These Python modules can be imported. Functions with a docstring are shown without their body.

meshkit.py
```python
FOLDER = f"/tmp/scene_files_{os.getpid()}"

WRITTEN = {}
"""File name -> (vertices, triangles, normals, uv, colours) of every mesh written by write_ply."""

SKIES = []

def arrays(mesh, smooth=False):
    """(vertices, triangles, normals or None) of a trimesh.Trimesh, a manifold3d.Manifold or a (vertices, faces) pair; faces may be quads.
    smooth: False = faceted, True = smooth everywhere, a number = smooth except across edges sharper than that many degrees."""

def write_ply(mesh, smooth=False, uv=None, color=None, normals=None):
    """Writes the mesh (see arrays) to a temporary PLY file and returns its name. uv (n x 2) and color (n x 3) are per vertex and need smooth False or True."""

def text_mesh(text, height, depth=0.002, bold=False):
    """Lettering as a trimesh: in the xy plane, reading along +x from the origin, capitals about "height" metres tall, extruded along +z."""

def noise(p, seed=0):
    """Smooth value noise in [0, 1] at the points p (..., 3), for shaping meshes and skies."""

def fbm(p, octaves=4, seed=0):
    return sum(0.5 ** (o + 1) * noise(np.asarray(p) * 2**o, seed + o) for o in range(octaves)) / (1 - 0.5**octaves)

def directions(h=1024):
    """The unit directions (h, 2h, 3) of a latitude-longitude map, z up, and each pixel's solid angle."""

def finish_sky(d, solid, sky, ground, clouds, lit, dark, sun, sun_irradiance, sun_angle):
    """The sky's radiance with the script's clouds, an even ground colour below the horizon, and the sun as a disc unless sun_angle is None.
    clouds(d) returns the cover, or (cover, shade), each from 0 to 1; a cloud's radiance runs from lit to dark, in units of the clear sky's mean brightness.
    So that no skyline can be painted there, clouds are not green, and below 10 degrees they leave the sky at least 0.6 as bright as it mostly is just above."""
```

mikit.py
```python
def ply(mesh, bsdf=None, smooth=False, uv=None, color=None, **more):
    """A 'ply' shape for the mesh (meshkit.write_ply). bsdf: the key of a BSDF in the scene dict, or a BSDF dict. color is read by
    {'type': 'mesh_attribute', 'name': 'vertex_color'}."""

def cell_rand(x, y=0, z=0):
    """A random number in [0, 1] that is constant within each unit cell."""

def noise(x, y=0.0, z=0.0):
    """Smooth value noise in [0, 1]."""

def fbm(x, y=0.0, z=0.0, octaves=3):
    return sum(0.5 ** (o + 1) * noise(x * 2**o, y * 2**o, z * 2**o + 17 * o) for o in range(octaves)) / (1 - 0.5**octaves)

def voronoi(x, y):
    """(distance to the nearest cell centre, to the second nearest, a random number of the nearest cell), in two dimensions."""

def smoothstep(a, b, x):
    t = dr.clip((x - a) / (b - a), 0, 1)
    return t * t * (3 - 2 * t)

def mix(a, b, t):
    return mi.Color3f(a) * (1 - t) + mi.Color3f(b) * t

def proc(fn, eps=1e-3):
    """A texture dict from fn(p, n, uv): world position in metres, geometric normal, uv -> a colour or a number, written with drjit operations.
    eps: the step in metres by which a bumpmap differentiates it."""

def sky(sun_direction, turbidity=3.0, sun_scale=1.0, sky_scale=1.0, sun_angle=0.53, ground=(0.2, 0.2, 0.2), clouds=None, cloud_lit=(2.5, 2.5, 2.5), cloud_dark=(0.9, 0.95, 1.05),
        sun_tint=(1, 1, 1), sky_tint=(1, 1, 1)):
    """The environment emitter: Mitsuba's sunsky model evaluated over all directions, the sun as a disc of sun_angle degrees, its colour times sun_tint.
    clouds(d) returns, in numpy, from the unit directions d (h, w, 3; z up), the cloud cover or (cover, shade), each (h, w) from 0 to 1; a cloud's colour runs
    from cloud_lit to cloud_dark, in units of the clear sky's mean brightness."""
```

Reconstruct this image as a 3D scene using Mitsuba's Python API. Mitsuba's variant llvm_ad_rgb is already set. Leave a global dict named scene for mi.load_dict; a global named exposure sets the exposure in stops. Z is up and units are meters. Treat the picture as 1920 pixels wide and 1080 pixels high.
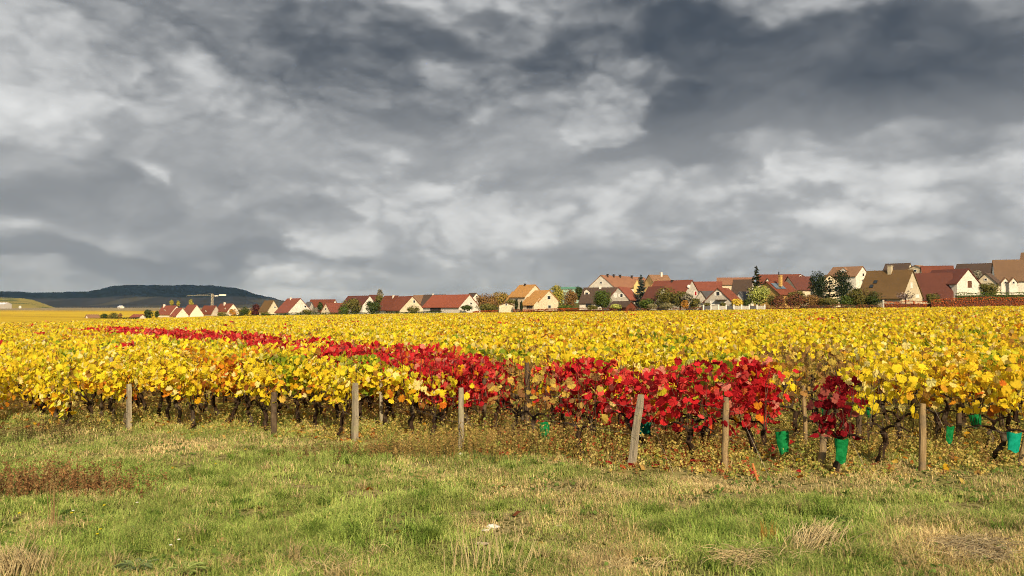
import math, random
import numpy as np, trimesh, mitsuba as mi, mikit, meshkit
import drjit as dr
from mikit import noise, fbm, smoothstep, mix
T = mi.ScalarTransform4f
random.seed(7)
R = np.random.default_rng(11)
scene, labels = {}, {}

# ---------------------------------------------------------------- camera, sky, exposure
H, F, TILT = 2.1, 1598.0, 0.0157           # eye height, focal length (of a 1920 px wide picture), sideways slope of the vineyard
PITCH = math.atan(40.5 / F)
scene['camera'] = {'type': 'perspective', 'fov': math.degrees(2 * math.atan(960 / F)), 'fov_axis': 'x', 'near_clip': 0.1, 'far_clip': 20000.0,
                   'to_world': T().look_at(origin=[0, 0, H], target=[0, 10, H + 10 * math.tan(PITCH)], up=[0, 0, 1])}
exposure = 2.05


_LAT = np.random.default_rng(2024).random((256, 256)).astype(np.float32)


def noise2(x, y, octaves, seed):
    """Value noise in the plane, summed over octaves."""
    out, amp, tot = 0, 0.5, 0
    for o in range(octaves):
        u, v = x * 2 ** o + 17.3 * seed + 5.7 * o, y * 2 ** o + 9.1 * seed + 3.3 * o
        i, j = np.floor(u).astype(np.int32), np.floor(v).astype(np.int32)
        a, b = (u - i).astype(np.float32), (v - j).astype(np.float32)
        a, b = a * a * (3 - 2 * a), b * b * (3 - 2 * b)
        i, j, i1, j1 = i & 255, j & 255, (i + 1) & 255, (j + 1) & 255
        out = out + amp * ((_LAT[i, j] * (1 - a) + _LAT[i1, j] * a) * (1 - b) + (_LAT[i, j1] * (1 - a) + _LAT[i1, j1] * a) * b)
        tot, amp = tot + amp, amp * 0.52
    return out / tot


def billow(x, y, octaves, seed):
    return 1 - np.abs(2 * noise2(x, y, octaves, seed) - 1) - 0.78


def sstep(a, b, x):
    t = np.clip((x - a) / (b - a), 0, 1)
    return t * t * (3 - 2 * t)


def cloud_cover(d):
    """Overcast in three decks: pale high cloud, grey heaps, and heavy dark masses with ragged edges."""
    x, y, z = (d[..., i].astype(np.float32) for i in range(3))
    az, el = np.degrees(np.arctan2(x, y)), np.degrees(np.arcsin(np.clip(z, -1, 1)))
    k = 1.0 / (np.maximum(z, 0) + 0.12)
    qx, qy = x * k, y * k                                                              # the decks seen in perspective
    wx, wy = noise2(qx * 1.3, qy * 1.3, 5, 1) - 0.5, noise2(qx * 1.3, qy * 1.3, 5, 2) - 0.5
    ga, ge = az * 0.11, el * 0.22
    ua, ue = noise2(ga * 1.2, ge * 1.2, 6, 5) - 0.5, noise2(ga * 1.2, ge * 1.2, 6, 6) - 0.5
    soft = noise2(ga + ua * 1.2, ge + ue * 1.2, 6, 7) - 0.5
    heap = np.abs(2 * noise2(ga * 2.0 + ua * 1.0, ge * 2.3 + ue * 1.0, 6, 8) - 1)      # rounded heaps with dark creases
    small = np.abs(2 * noise2(az * 0.45 + ua * 2.2, el * 0.85 + ue * 2.2, 4, 11) - 1)
    deck = noise2(qx * 0.9 + wx * 0.8, qy * 1.0 + wy * 0.8, 6, 3) - 0.5
    s = 0.525 + 0.8 * soft + 0.5 * deck - 0.40 * (heap - 0.22) - 0.26 * (small - 0.22)
    grey = noise2(ga * 1.5 + ua * 0.9 + 7, ge * 1.9 + ue * 0.9, 7, 13) - 0.5
    big, mid = 0, 0
    wa, we = az + 16 * ua, el + 6.5 * ue
    for a, e, sa, se, rot, w in CLOUD_MASSES:
        ca, sn = math.cos(math.radians(rot)), math.sin(math.radians(rot))
        da, de = wa - a, we - e
        m = w * np.exp(-0.5 * (((da * ca + de * sn) / sa) ** 2 + ((-da * sn + de * ca) / se) ** 2))
        big = big + m
    s = s + 0.27 * np.minimum(big, 0)
    c1 = sstep(-0.06, 0.16, grey + 0.45 * deck + 0.32 * big + 0.0)
    s = s * (1 - c1) + c1 * (0.70 + 0.55 * soft - 0.30 * (heap - 0.2) - 0.20 * (small - 0.2))
    edge_ = 0.8 * (noise2(ga * 2.4 + ua * 1.2, ge * 3.0 + ue * 1.2, 6, 17) - 0.5) + 0.5 * grey
    c2 = sstep(-0.12, 0.38, big - 0.36 + edge_)
    s = s * (1 - c2) + c2 * (0.97 + 0.4 * soft - 0.12 * (heap - 0.2) - 0.3 * (0.7 - np.clip(big, 0, 0.7)))
    lowband = np.clip((2.4 - el) / 2.4, 0, 1)
    s = s * (1 - 0.5 * lowband) + 0.5 * lowband * 0.62
    q = np.tanh(1.9 * (s - 0.5)) / math.tanh(1.0)
    far = sstep(14.5, 9.8, el)                                               # air brightens the far cloud bases
    return 1 + 0 * s, np.clip(0.5 + q * np.where(q > 0, 0.5 - 0.25 * far, 0.5), 0, 1)


# azimuth, elevation (degrees), half widths, slope, weight: + darker, - brighter
CLOUD_MASSES = [
    (21, 13.4, 11, 2.6, 4, 0.95), (30, 15.5, 9, 2.6, 5, 0.5), (7, 9.8, 6, 1.1, 8, 0.62), (-2, 18.0, 8, 1.6, 0, 0.55), (14, 18.6, 9, 1.6, 0, 0.40), (-8, 13.4, 6, 1.4, -12, 0.42), (-17, 18, 5, 1.6, 0, 0.3),
    (-29, 16.5, 6, 3.0, 0, -1.1), (-29, 12.6, 6, 1.6, 0, -0.9), (-27, 8.0, 7, 1.6, 0, 0.75), (-26, 3.6, 9, 0.9, 0, 0.95), (-10, 3.2, 9, 0.5, 0, 0.3),
    (-8, 10.4, 5, 1.4, 0, -0.5), (-12, 7.4, 7, 1.1, 0, -0.5), (4.5, 12.4, 3, 1.2, 20, -0.7), (2.5, 5.8, 8, 0.9, 3, -0.8), (-3, 7.8, 5, 0.9, 0, -0.4),
    (22, 8.0, 6, 1.1, 14, -0.7), (30.5, 9.2, 4, 1.2, 14, -0.8), (15, 5.6, 6, 0.6, 4, 0.35), (27, 5.6, 5, 0.8, 5, -0.3), (-24.8, 8.5, 0.9, 0.5, 0, -1.6),
]
SUN = np.array([0.22, -0.82, 0.50])
scene['sky'] = mikit.sky(SUN, turbidity=3, sun_scale=1.0, sky_scale=1.0, clouds=cloud_cover, cloud_lit=(2.5, 2.53, 2.53), cloud_dark=(0.20, 0.25, 0.325), ground=(0.2, 0.17, 0.08), sun_tint=(1.0, 1.0, 0.96))


# ---------------------------------------------------------------- helpers
def numbered(name):
    if name not in USED:
        USED[name] = 0
        return name
    USED[name] += 1
    return numbered('%s_%03d' % (name, USED[name]))


USED = {}


def put(name, shape, parent=None):
    key = numbered(name if parent is None else parent + '__' + name)
    scene[key] = shape
    return key


def thing(name, label, cat, group=None, kind=None):
    key = numbered(name)
    labels[key] = {'label': label, 'category': cat}
    if group: labels[key]['group'] = group
    if kind: labels[key]['kind'] = kind
    return key


def single(name, shape, label, cat, group=None, kind=None):
    key = put(name, shape)
    labels[key] = {'label': label, 'category': cat}
    if kind == 'structure': labels[key] = {'label': label, 'category': cat, 'kind': kind}
    elif kind: labels[key]['kind'] = kind
    if group: labels[key]['group'] = group
    return key


def P(px, py, D):
    """World point seen at a photo pixel at forward distance D (used to survey where things stand)."""
    a, b = (px - 960) / F, -(py - 540) / F
    d = np.array([a, math.cos(PITCH) - b * math.sin(PITCH), math.sin(PITCH) + b * math.cos(PITCH)])
    return np.array([0, 0, H]) + d * (D / d[1])


EPX = [-700, 0, 150, 250, 400, 500, 700, 900, 1100, 1300, 1500, 1920, 2700]
ED = [110, 130, 150, 190, 290, 310, 290, 258, 215, 192, 180, 160, 130]


def edge(u):                                                       # far edge of the vineyard, by X/Y
    return np.interp(u * F + 960, EPX, ED)


_cols = {  # survey of the land beyond the vineyard: X/Y as photo column -> (distance, height)
    0: [(250, -0.64), (500, -0.56), (1000, 1.8), (1500, 4.9), (2500, 7.6)], 300: [(400, -2.3), (500, -1.5), (1000, 1.8), (1500, 4.9), (2500, 7.6)],
    500: [(380, -1.5), (450, 0), (600, 0.2), (1000, 2), (1500, 4.9), (2500, 7.6)], 700: [(330, -0.5), (400, 0.5), (600, 2), (1500, 8)],
    960: [(290, 0.8), (350, 2), (600, 6), (1500, 12)], 1500: [(215, 2.2), (260, 4.5), (400, 10), (600, 14), (1500, 20)],
    1920: [(190, 3.0), (230, 6), (350, 13), (600, 18), (1500, 25)]}
_px = sorted(_cols)
_DK = np.concatenate([np.linspace(100, 700, 121), np.geomspace(720, 12000, 40)])
_tab = []
for c in _px:
    u = (c - 960) / F
    e = float(edge(u))
    pts = [(0, 0), (e, TILT * u * e)] + _cols[c]
    _tab.append(np.interp(_DK, [p[0] for p in pts], [p[1] for p in pts]))
_tab = np.array(_tab)


HEAD = [(-14, 17.5), (-9.8, 16.4), (-6.9, 15.45), (-2.57, 14.0), (-0.77, 12.9), (1.53, 11.15), (2.7, 10.9), (9, 10.95)]   # where the rows end


def yhead(x):
    return np.interp(x, [p[0] for p in HEAD], [p[1] for p in HEAD])


def gz(x, y):
    """Height of the ground."""
    x, y = np.asarray(x, float), np.asarray(y, float)
    ys = np.maximum(y, 1.0)
    u = np.clip(x / ys, -1.2, 1.2)
    near = TILT * np.clip(x, -140, 140)
    cpx = np.clip(u * F + 960, 0, 1920)
    i = np.clip(np.searchsorted(_px, cpx, side='right') - 1, 0, len(_px) - 2)
    lo, hi = np.take(_px, i), np.take(_px, i + 1)
    t = (cpx - lo) / (hi - lo)
    yy = np.clip(ys, 100, 12000)
    j = np.clip(np.searchsorted(_DK, yy, side='right') - 1, 0, len(_DK) - 2)
    w = (yy - _DK[j]) / (_DK[j + 1] - _DK[j])
    far = (_tab[i, j] * (1 - w) + _tab[i, j + 1] * w) * (1 - t) + (_tab[i + 1, j] * (1 - w) + _tab[i + 1, j + 1] * w) * t
    b = np.clip((ys - edge(u)) / 8, 0, 1)
    b = np.where(y < 100, 0, b)
    z = near * (1 - b) + far * b
    p = np.stack([x, y, 0 * x], -1)
    bump = (meshkit.fbm(p * 0.7, 3, 3) - 0.5) * 0.16 + (meshkit.fbm(p * 2.1, 2, 8) - 0.5) * 0.07
    return z + bump * np.clip((26 - y) / 10, 0, 1) * np.clip((y + 15) / 10, 0, 1)


def tube(pts, rad, sides=5):
    p = np.asarray(pts, float)
    t = np.gradient(p, axis=0)
    t /= np.linalg.norm(t, axis=1, keepdims=True) + 1e-12
    a = np.cross(t, np.where(np.abs(t[:, 2:]) < 0.9, [0, 0, 1.0], [1.0, 0, 0]))
    a /= np.linalg.norm(a, axis=1, keepdims=True) + 1e-12
    b, ang = np.cross(t, a), np.arange(sides) * 2 * np.pi / sides
    rad = np.broadcast_to(rad, (len(p),)) if np.ndim(rad) < 2 else rad
    rr = rad[:, None, None] if rad.ndim == 1 else rad[:, :, None]
    v = (p[:, None] + rr * (np.cos(ang)[None, :, None] * a[:, None] + np.sin(ang)[None, :, None] * b[:, None])).reshape(-1, 3)
    n = len(p)
    i, j = np.meshgrid(np.arange(n - 1), np.arange(sides), indexing='ij')
    q = np.stack([i * sides + j, i * sides + (j + 1) % sides, (i + 1) * sides + (j + 1) % sides, (i + 1) * sides + j], -1).reshape(-1, 4)
    f = np.vstack([q[:, [0, 1, 2]], q[:, [0, 2, 3]]])
    k = np.arange(1, sides - 1)
    top = np.stack([0 * k, k, k + 1], 1) + (n - 1) * sides
    bot = np.stack([0 * k, k + 1, k], 1)
    return v, np.vstack([f, top, bot])


def join(parts):
    parts = [p for p in parts if p is not None]
    at = np.cumsum([0] + [len(p[0]) for p in parts])
    out = [np.vstack([p[0] for p in parts]), np.vstack([np.asarray(p[1]) + a for p, a in zip(parts, at)])]
    if len(parts[0]) > 2: out.append(np.vstack([p[2] for p in parts]))
    return tuple(out)


def unit(v):
    return v / (np.linalg.norm(v, axis=-1, keepdims=True) + 1e-12)


def scatter(tmpl, pos, nrm, tip, size, col, curl=0.0):
    """Copies of a flat template (x across, y towards the tip, z the normal) as one coloured mesh."""
    tv, tf = tmpl
    N, K = len(pos), len(tv)
    nrm = unit(nrm)
    tip = unit(tip - nrm * (tip * nrm).sum(-1, keepdims=True))
    side = np.cross(tip, nrm)
    size = np.broadcast_to(size, (N,))[:, None, None]
    if curl:
        cr = np.random.default_rng(N).normal(0, curl, (N, 2))
        zc = tv[None, :, 2] + cr[:, :1] * tv[None, :, 0] ** 2 + cr[:, 1:] * tv[None, :, 1] * np.abs(tv[None, :, 1])
    else:
        zc = np.broadcast_to(tv[None, :, 2], (N, K))
    v = pos[:, None] + size * (tv[None, :, :1] * side[:, None] + tv[None, :, 1:2] * tip[:, None] + zc[..., None] * nrm[:, None])
    f = (tf[None] + (np.arange(N) * K)[:, None, None]).reshape(-1, 3)
    return v.reshape(-1, 3), f, np.repeat(col, K, axis=0)


def shape(m, bsdf, smooth=False):
    if len(m) > 2:
        return mikit.ply((m[0], m[1]), bsdf, smooth, color=np.clip(m[2], 0, 1))
    return mikit.ply((m[0], m[1]), bsdf, smooth)


def box(c, e, rot=None, chamfer=0.0):
    """Box with half extents e, columns of rot as axes."""
    s = np.array([[x, y, z] for x in (-1, 1) for y in (-1, 1) for z in (-1, 1)], float) * np.asarray(e)
    f = np.array([[0, 1, 3], [0, 3, 2], [4, 6, 7], [4, 7, 5], [0, 4, 5], [0, 5, 1], [2, 3, 7], [2, 7, 6], [0, 2, 6], [0, 6, 4], [1, 5, 7], [1, 7, 3]])
    if rot is not None: s = s @ np.asarray(rot).T
    return s + np.asarray(c), f


# ---------------------------------------------------------------- materials
VC = {'type': 'mesh_attribute', 'name': 'vertex_color'}
scene['mat_leaf'] = {'type': 'principledthin', 'base_color': VC, 'roughness': 0.5, 'diff_trans': 0.75, 'spec_trans': 0.0, 'eta': 1.4}
scene['mat_grass'] = {'type': 'principledthin', 'base_color': VC, 'roughness': 0.55, 'diff_trans': 0.6, 'spec_trans': 0.0, 'eta': 1.35}
scene['mat_tree'] = {'type': 'twosided', 'bsdf': {'type': 'diffuse', 'reflectance': VC}}


def principled(key, col, rough=0.8, spec=0.3, **kw):
    scene[key] = {'type': 'twosided', 'bsdf': {'type': 'principled', 'base_color': col if isinstance(col, dict) else {'type': 'rgb', 'value': list(col)}, 'roughness': rough, 'specular': spec, **kw}}
    return key


def mottled(a, b, scale, oct=3):
    return mikit.proc(lambda p, n, uv: mix(a, b, smoothstep(0.3, 0.7, fbm(p.x * scale, p.y * scale, p.z * scale, oct))))


def ground_colour(p, n, uv):
    X, Y = p.x, p.y
    f1 = fbm(X * 0.9, Y * 0.9, 0.0, 4)
    f2 = fbm(X * 5.0, Y * 5.0, 3.0, 3)
    f3 = fbm(X * 22.0, Y * 22.0, 5.0, 2)
    head = mi.Float(HEAD[0][1])
    for (xa, ya), (xb, yb) in zip(HEAD[:-1], HEAD[1:]): head += (yb - ya) * dr.clip((X - xa) / (xb - xa), 0, 1)
    turf = mix((0.20, 0.20, 0.07), (0.30, 0.25, 0.12), smoothstep(0.35, 0.65, f1 * 0.6 + f2 * 0.4))
    turf = mix(turf, mi.Color3f(0.07, 0.07, 0.02), smoothstep(0.45, 0.75, f3))
    soil = mix((0.27, 0.18, 0.08), (0.36, 0.25, 0.10), smoothstep(0.3, 0.7, f2))
    soil = mix(soil, mi.Color3f(0.22, 0.23, 0.06), smoothstep(0.40, 0.60, f1))
    soil = mix(soil, mi.Color3f(0.18, 0.12, 0.055), smoothstep(0.55, 0.85, f3))
    near = mix(turf, soil, smoothstep(-0.5, 0.5, Y - head + (f2 - 0.5) * 1.6))
    # far fields on the plain: yellow vines in strips, paler stubble, a grey-brown band of tilled land
    w = fbm(X * 0.004, Y * 0.012, 1.0, 3)
    fine = fbm(X * 0.08 + Y * 0.02, Y * 0.05, 2.0, 3)
    strip = noise(X * 0.003 + 11, Y * 0.022, 4.0)
    yellow = mix((0.52, 0.36, 0.035), (0.62, 0.45, 0.06), smoothstep(0.3, 0.7, w * 0.5 + fine * 0.5))
    yellow = mix(yellow, mi.Color3f(0.42, 0.27, 0.05), smoothstep(0.58, 0.8, strip) * 0.6)
    tilled = mix((0.25, 0.20, 0.12), (0.34, 0.28, 0.17), smoothstep(0.35, 0.65, fine))
    far = mix(yellow, tilled, smoothstep(780, 900, Y + (w - 0.5) * 260))
    village = mix((0.08, 0.10, 0.03), (0.14, 0.13, 0.05), fine)
    far = mix(far, village, dr.clip(smoothstep(-0.31, -0.27, X / dr.maximum(Y, 1)) * (1 - smoothstep(700, 900, Y)) + smoothstep(-0.2, -0.1, X / dr.maximum(Y, 1)), 0, 1))
    ed = dr.select(X > 0, 150.0, 128.0)
    return mix(near, far, smoothstep(0, 20, Y - ed - 100 * smoothstep(-0.62, -0.3, X / dr.maximum(Y, 1)) + 100 * smoothstep(0.0, 0.3, X / dr.maximum(Y, 1))))


scene['mat_ground'] = {'type': 'twosided', 'bsdf': {'type': 'diffuse', 'reflectance': mikit.proc(ground_colour)}}


def wood(a, b, c):
    def fn(p, n, uv):
        g = fbm(p.x * 60, p.y * 60, p.z * 4.5, 3)
        st = fbm(p.x * 9, p.y * 9, p.z * 7, 3)
        q = mix(a, b, smoothstep(0.3, 0.7, g))
        return mix(q, mi.Color3f(c), smoothstep(0.5, 0.72, st) * 0.8)
    return mikit.proc(fn)


def woody(key, a, b, c):
    scene[key] = {'type': 'twosided', 'bsdf': {'type': 'bumpmap', 'arbitrary': mikit.proc(lambda p, n, uv: fbm(p.x * 70, p.y * 70, p.z * 6, 2) * 0.006), 'bsdf': {'type': 'diffuse', 'reflectance': wood(a, b, c)}}}


woody('mat_post_grey', (0.36, 0.32, 0.25), (0.25, 0.22, 0.17), (0.33, 0.31, 0.20))
woody('mat_post_tan', (0.36, 0.27, 0.15), (0.25, 0.18, 0.10), (0.20, 0.16, 0.11))
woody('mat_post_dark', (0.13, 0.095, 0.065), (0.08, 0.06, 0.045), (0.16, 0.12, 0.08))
woody('mat_vine_bark', (0.055, 0.036, 0.026), (0.03, 0.02, 0.016), (0.12, 0.10, 0.075))
principled('mat_wire', (0.28, 0.26, 0.23), 0.5, 0.5, metallic=0.6)
scene['mat_guard'] = {'type': 'principledthin', 'base_color': mottled((0.008, 0.20, 0.06), (0.02, 0.33, 0.11), 22), 'roughness': 0.3, 'diff_trans': 0.7, 'spec_trans': 0.0, 'eta': 1.5}
scene['mat_guard_teal'] = {'type': 'principledthin', 'base_color': mottled((0.008, 0.36, 0.25), (0.015, 0.48, 0.36), 25), 'roughness': 0.3, 'diff_trans': 0.7, 'spec_trans': 0.0, 'eta': 1.5}
scene['mat_guard_dark'] = {'type': 'principledthin', 'base_color': mottled((0.005, 0.09, 0.07), (0.01, 0.14, 0.1), 25), 'roughness': 0.4, 'diff_trans': 0.5, 'spec_trans': 0.0, 'eta': 1.5}
principled('mat_white', mottled((0.75, 0.74, 0.7), (0.6, 0.58, 0.52), 30), 0.6)
principled('mat_stone', mottled((0.42, 0.36, 0.26), (0.3, 0.25, 0.18), 40), 0.9)
principled('mat_red_tape', (0.6, 0.04, 0.05), 0.5)
principled('mat_orange_wood', mottled((0.62, 0.24, 0.08), (0.45, 0.15, 0.05), 60), 0.7)
principled('mat_bark', mottled((0.09, 0.065, 0.045), (0.05, 0.038, 0.028), 3), 0.9)


def roofmat(key, a, b):
    def fn(p, n, uv):
        rowz = noise(p.x * 0.8, p.y * 0.8, p.z * 7.0)
        big = fbm(p.x * 0.35, p.y * 0.35, p.z * 0.6, 4)
        tile = mikit.cell_rand(p.x * 3.2 + p.y * 1.3, p.y * 3.2, p.z * 4.0)
        return mix(a, b, dr.clip(0.75 * big + 0.1 * rowz + 0.12 * tile, 0, 1))
    principled(key, mikit.proc(fn), 0.85, 0.2)


roofmat('roof_red', (0.235, 0.075, 0.05), (0.17, 0.06, 0.043))
roofmat('roof_bright', (0.30, 0.088, 0.05), (0.225, 0.07, 0.044))
roofmat('roof_darkred', (0.14, 0.05, 0.038), (0.10, 0.04, 0.032))
roofmat('roof_brownred', (0.20, 0.062, 0.035), (0.12, 0.042, 0.028))
roofmat('roof_brown', (0.095, 0.065, 0.05), (0.065, 0.047, 0.039))
roofmat('roof_tan', (0.27, 0.155, 0.09), (0.18, 0.105, 0.065))
roofmat('roof_weathered', (0.21, 0.13, 0.075), (0.14, 0.085, 0.055))
roofmat('roof_olive', (0.17, 0.105, 0.045), (0.105, 0.065, 0.03))
roofmat('roof_yellow', (0.46, 0.25, 0.085), (0.36, 0.19, 0.065))
roofmat('roof_orange', (0.28, 0.14, 0.085), (0.20, 0.10, 0.062))
roofmat('roof_grey', (0.12, 0.12, 0.13), (0.08, 0.08, 0.09))
roofmat('roof_teal', (0.10, 0.24, 0.18), (0.08, 0.19, 0.15))
roofmat('roof_pale', (0.55, 0.58, 0.66), (0.45, 0.48, 0.55))


def wallmat(key, a):
    a = np.array(a)
    principled(key, mikit.proc(lambda p, n, uv: mix([float(q) for q in a], [float(q * 0.9) for q in a], smoothstep(0.35, 0.75, fbm(p.x * 0.9, p.y * 0.9, p.z * 1.6, 4)))), 0.9, 0.2)


for k, a in dict(wall_white=(0.70, 0.67, 0.61), wall_cream=(0.66, 0.58, 0.43), wall_grey=(0.46, 0.44, 0.40), wall_yellow=(0.74, 0.56, 0.24), wall_beige=(0.52, 0.46, 0.34), wall_dark=(0.07, 0.055, 0.045),
                 wall_redwood=(0.16, 0.05, 0.03), wall_teal=(0.36, 0.5, 0.42), wall_ochre=(0.56, 0.36, 0.12)).items(): wallmat(k, a)
principled('win_glass', (0.02, 0.025, 0.03), 0.1, 0.6)
principled('win_dark', (0.05, 0.04, 0.035), 0.6)
principled('win_white', (0.72, 0.71, 0.69), 0.6)
principled('win_brown', (0.13, 0.06, 0.035), 0.7)
principled('win_red', (0.32, 0.012, 0.015), 0.6)
principled('solar_glass', (0.10, 0.14, 0.19), 0.15, 0.6)
principled('metal_pale', (0.42, 0.38, 0.30), 0.7)

# ---------------------------------------------------------------- ground, hills
kx, ky = 0.045, 0.040
ix, iy = np.arange(-185, 186), np.arange(-120, 221)
gx, gy = 2.6 * np.sinh(kx * ix), 2.6 * np.sinh(ky * iy)
GX, GY = np.meshgrid(gx, gy)
GZ = gz(GX, GY)
nx, ny = len(gx), len(gy)


def grid_faces(ny, nx):
    i, j = np.meshgrid(np.arange(ny - 1), np.arange(nx - 1), indexing='ij')
    q = np.stack([i * nx + j, i * nx + j + 1, (i + 1) * nx + j + 1, (i + 1) * nx + j], -1).reshape(-1, 4)
    return np.vstack([q[:, [0, 1, 2]], q[:, [0, 2, 3]]])


put('ground', mikit.ply((np.stack([GX, GY, GZ], -1).reshape(-1, 3), grid_faces(ny, nx)), 'mat_ground', True))
labels['ground'] = {'label': 'grassy verge and vineyard soil running out to yellow fields', 'category': 'ground', 'kind': 'structure'}


def hill(name, label, px, ytop, D0, D1, zb, prof, mat, rough, nrow=46, step=1.5):
    cols = np.arange(px[0], px[-1] + 0.1, step)
    yt = np.interp(cols, px, ytop)
    t = np.linspace(0, 1.25, nrow)
    v = []
    for tt in t:
        D = D0 + (D1 - D0) * tt
        ztop = H + (580.5 - yt) * D1 / F
        h = np.interp(tt, [p[0] for p in prof], [p[1] for p in prof])
        x = (cols - 960) / F * D
        z = zb + (ztop - zb) * h
        q = np.stack([x, np.full_like(x, D), 0 * x], -1)
        tr = np.clip((h - 0.5) / 0.1, 0, 1)
        z = z + (meshkit.fbm(q / 30.0, 3, 4) - 0.6) * rough * tr + (meshkit.fbm(q / 260.0, 3, 9) - 0.5) * rough * 1.2 * min(1, tt * 4)
        v.append(np.stack([x, np.full_like(x, D), z], -1))
    v = np.array(v)
    put(name, mikit.ply((v.reshape(-1, 3), grid_faces(len(t), len(cols))), mat, False))
    labels[name] = {'label': label, 'category': 'hill', 'kind': 'structure'}


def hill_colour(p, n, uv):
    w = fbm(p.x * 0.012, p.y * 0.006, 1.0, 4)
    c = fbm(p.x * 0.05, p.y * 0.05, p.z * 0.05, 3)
    forest = mix((0.011, 0.017, 0.020), (0.019, 0.027, 0.029), c)  # cloud shade and the bluish tint of distance are put into this colour
    slope = mix((0.037, 0.041, 0.043), (0.052, 0.053, 0.052), smoothstep(0.35, 0.65, w))  # bare slopes darkened in colour to stand for the same cloud shadow
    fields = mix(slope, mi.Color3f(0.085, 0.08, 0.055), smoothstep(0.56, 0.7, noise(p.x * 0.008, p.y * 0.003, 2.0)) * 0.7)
    return mix(fields, forest, smoothstep(-6, 6, p.z - 46 + 16 * (1 - smoothstep(-1900, -1500, p.x)) + (w - 0.5) * 26))


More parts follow.
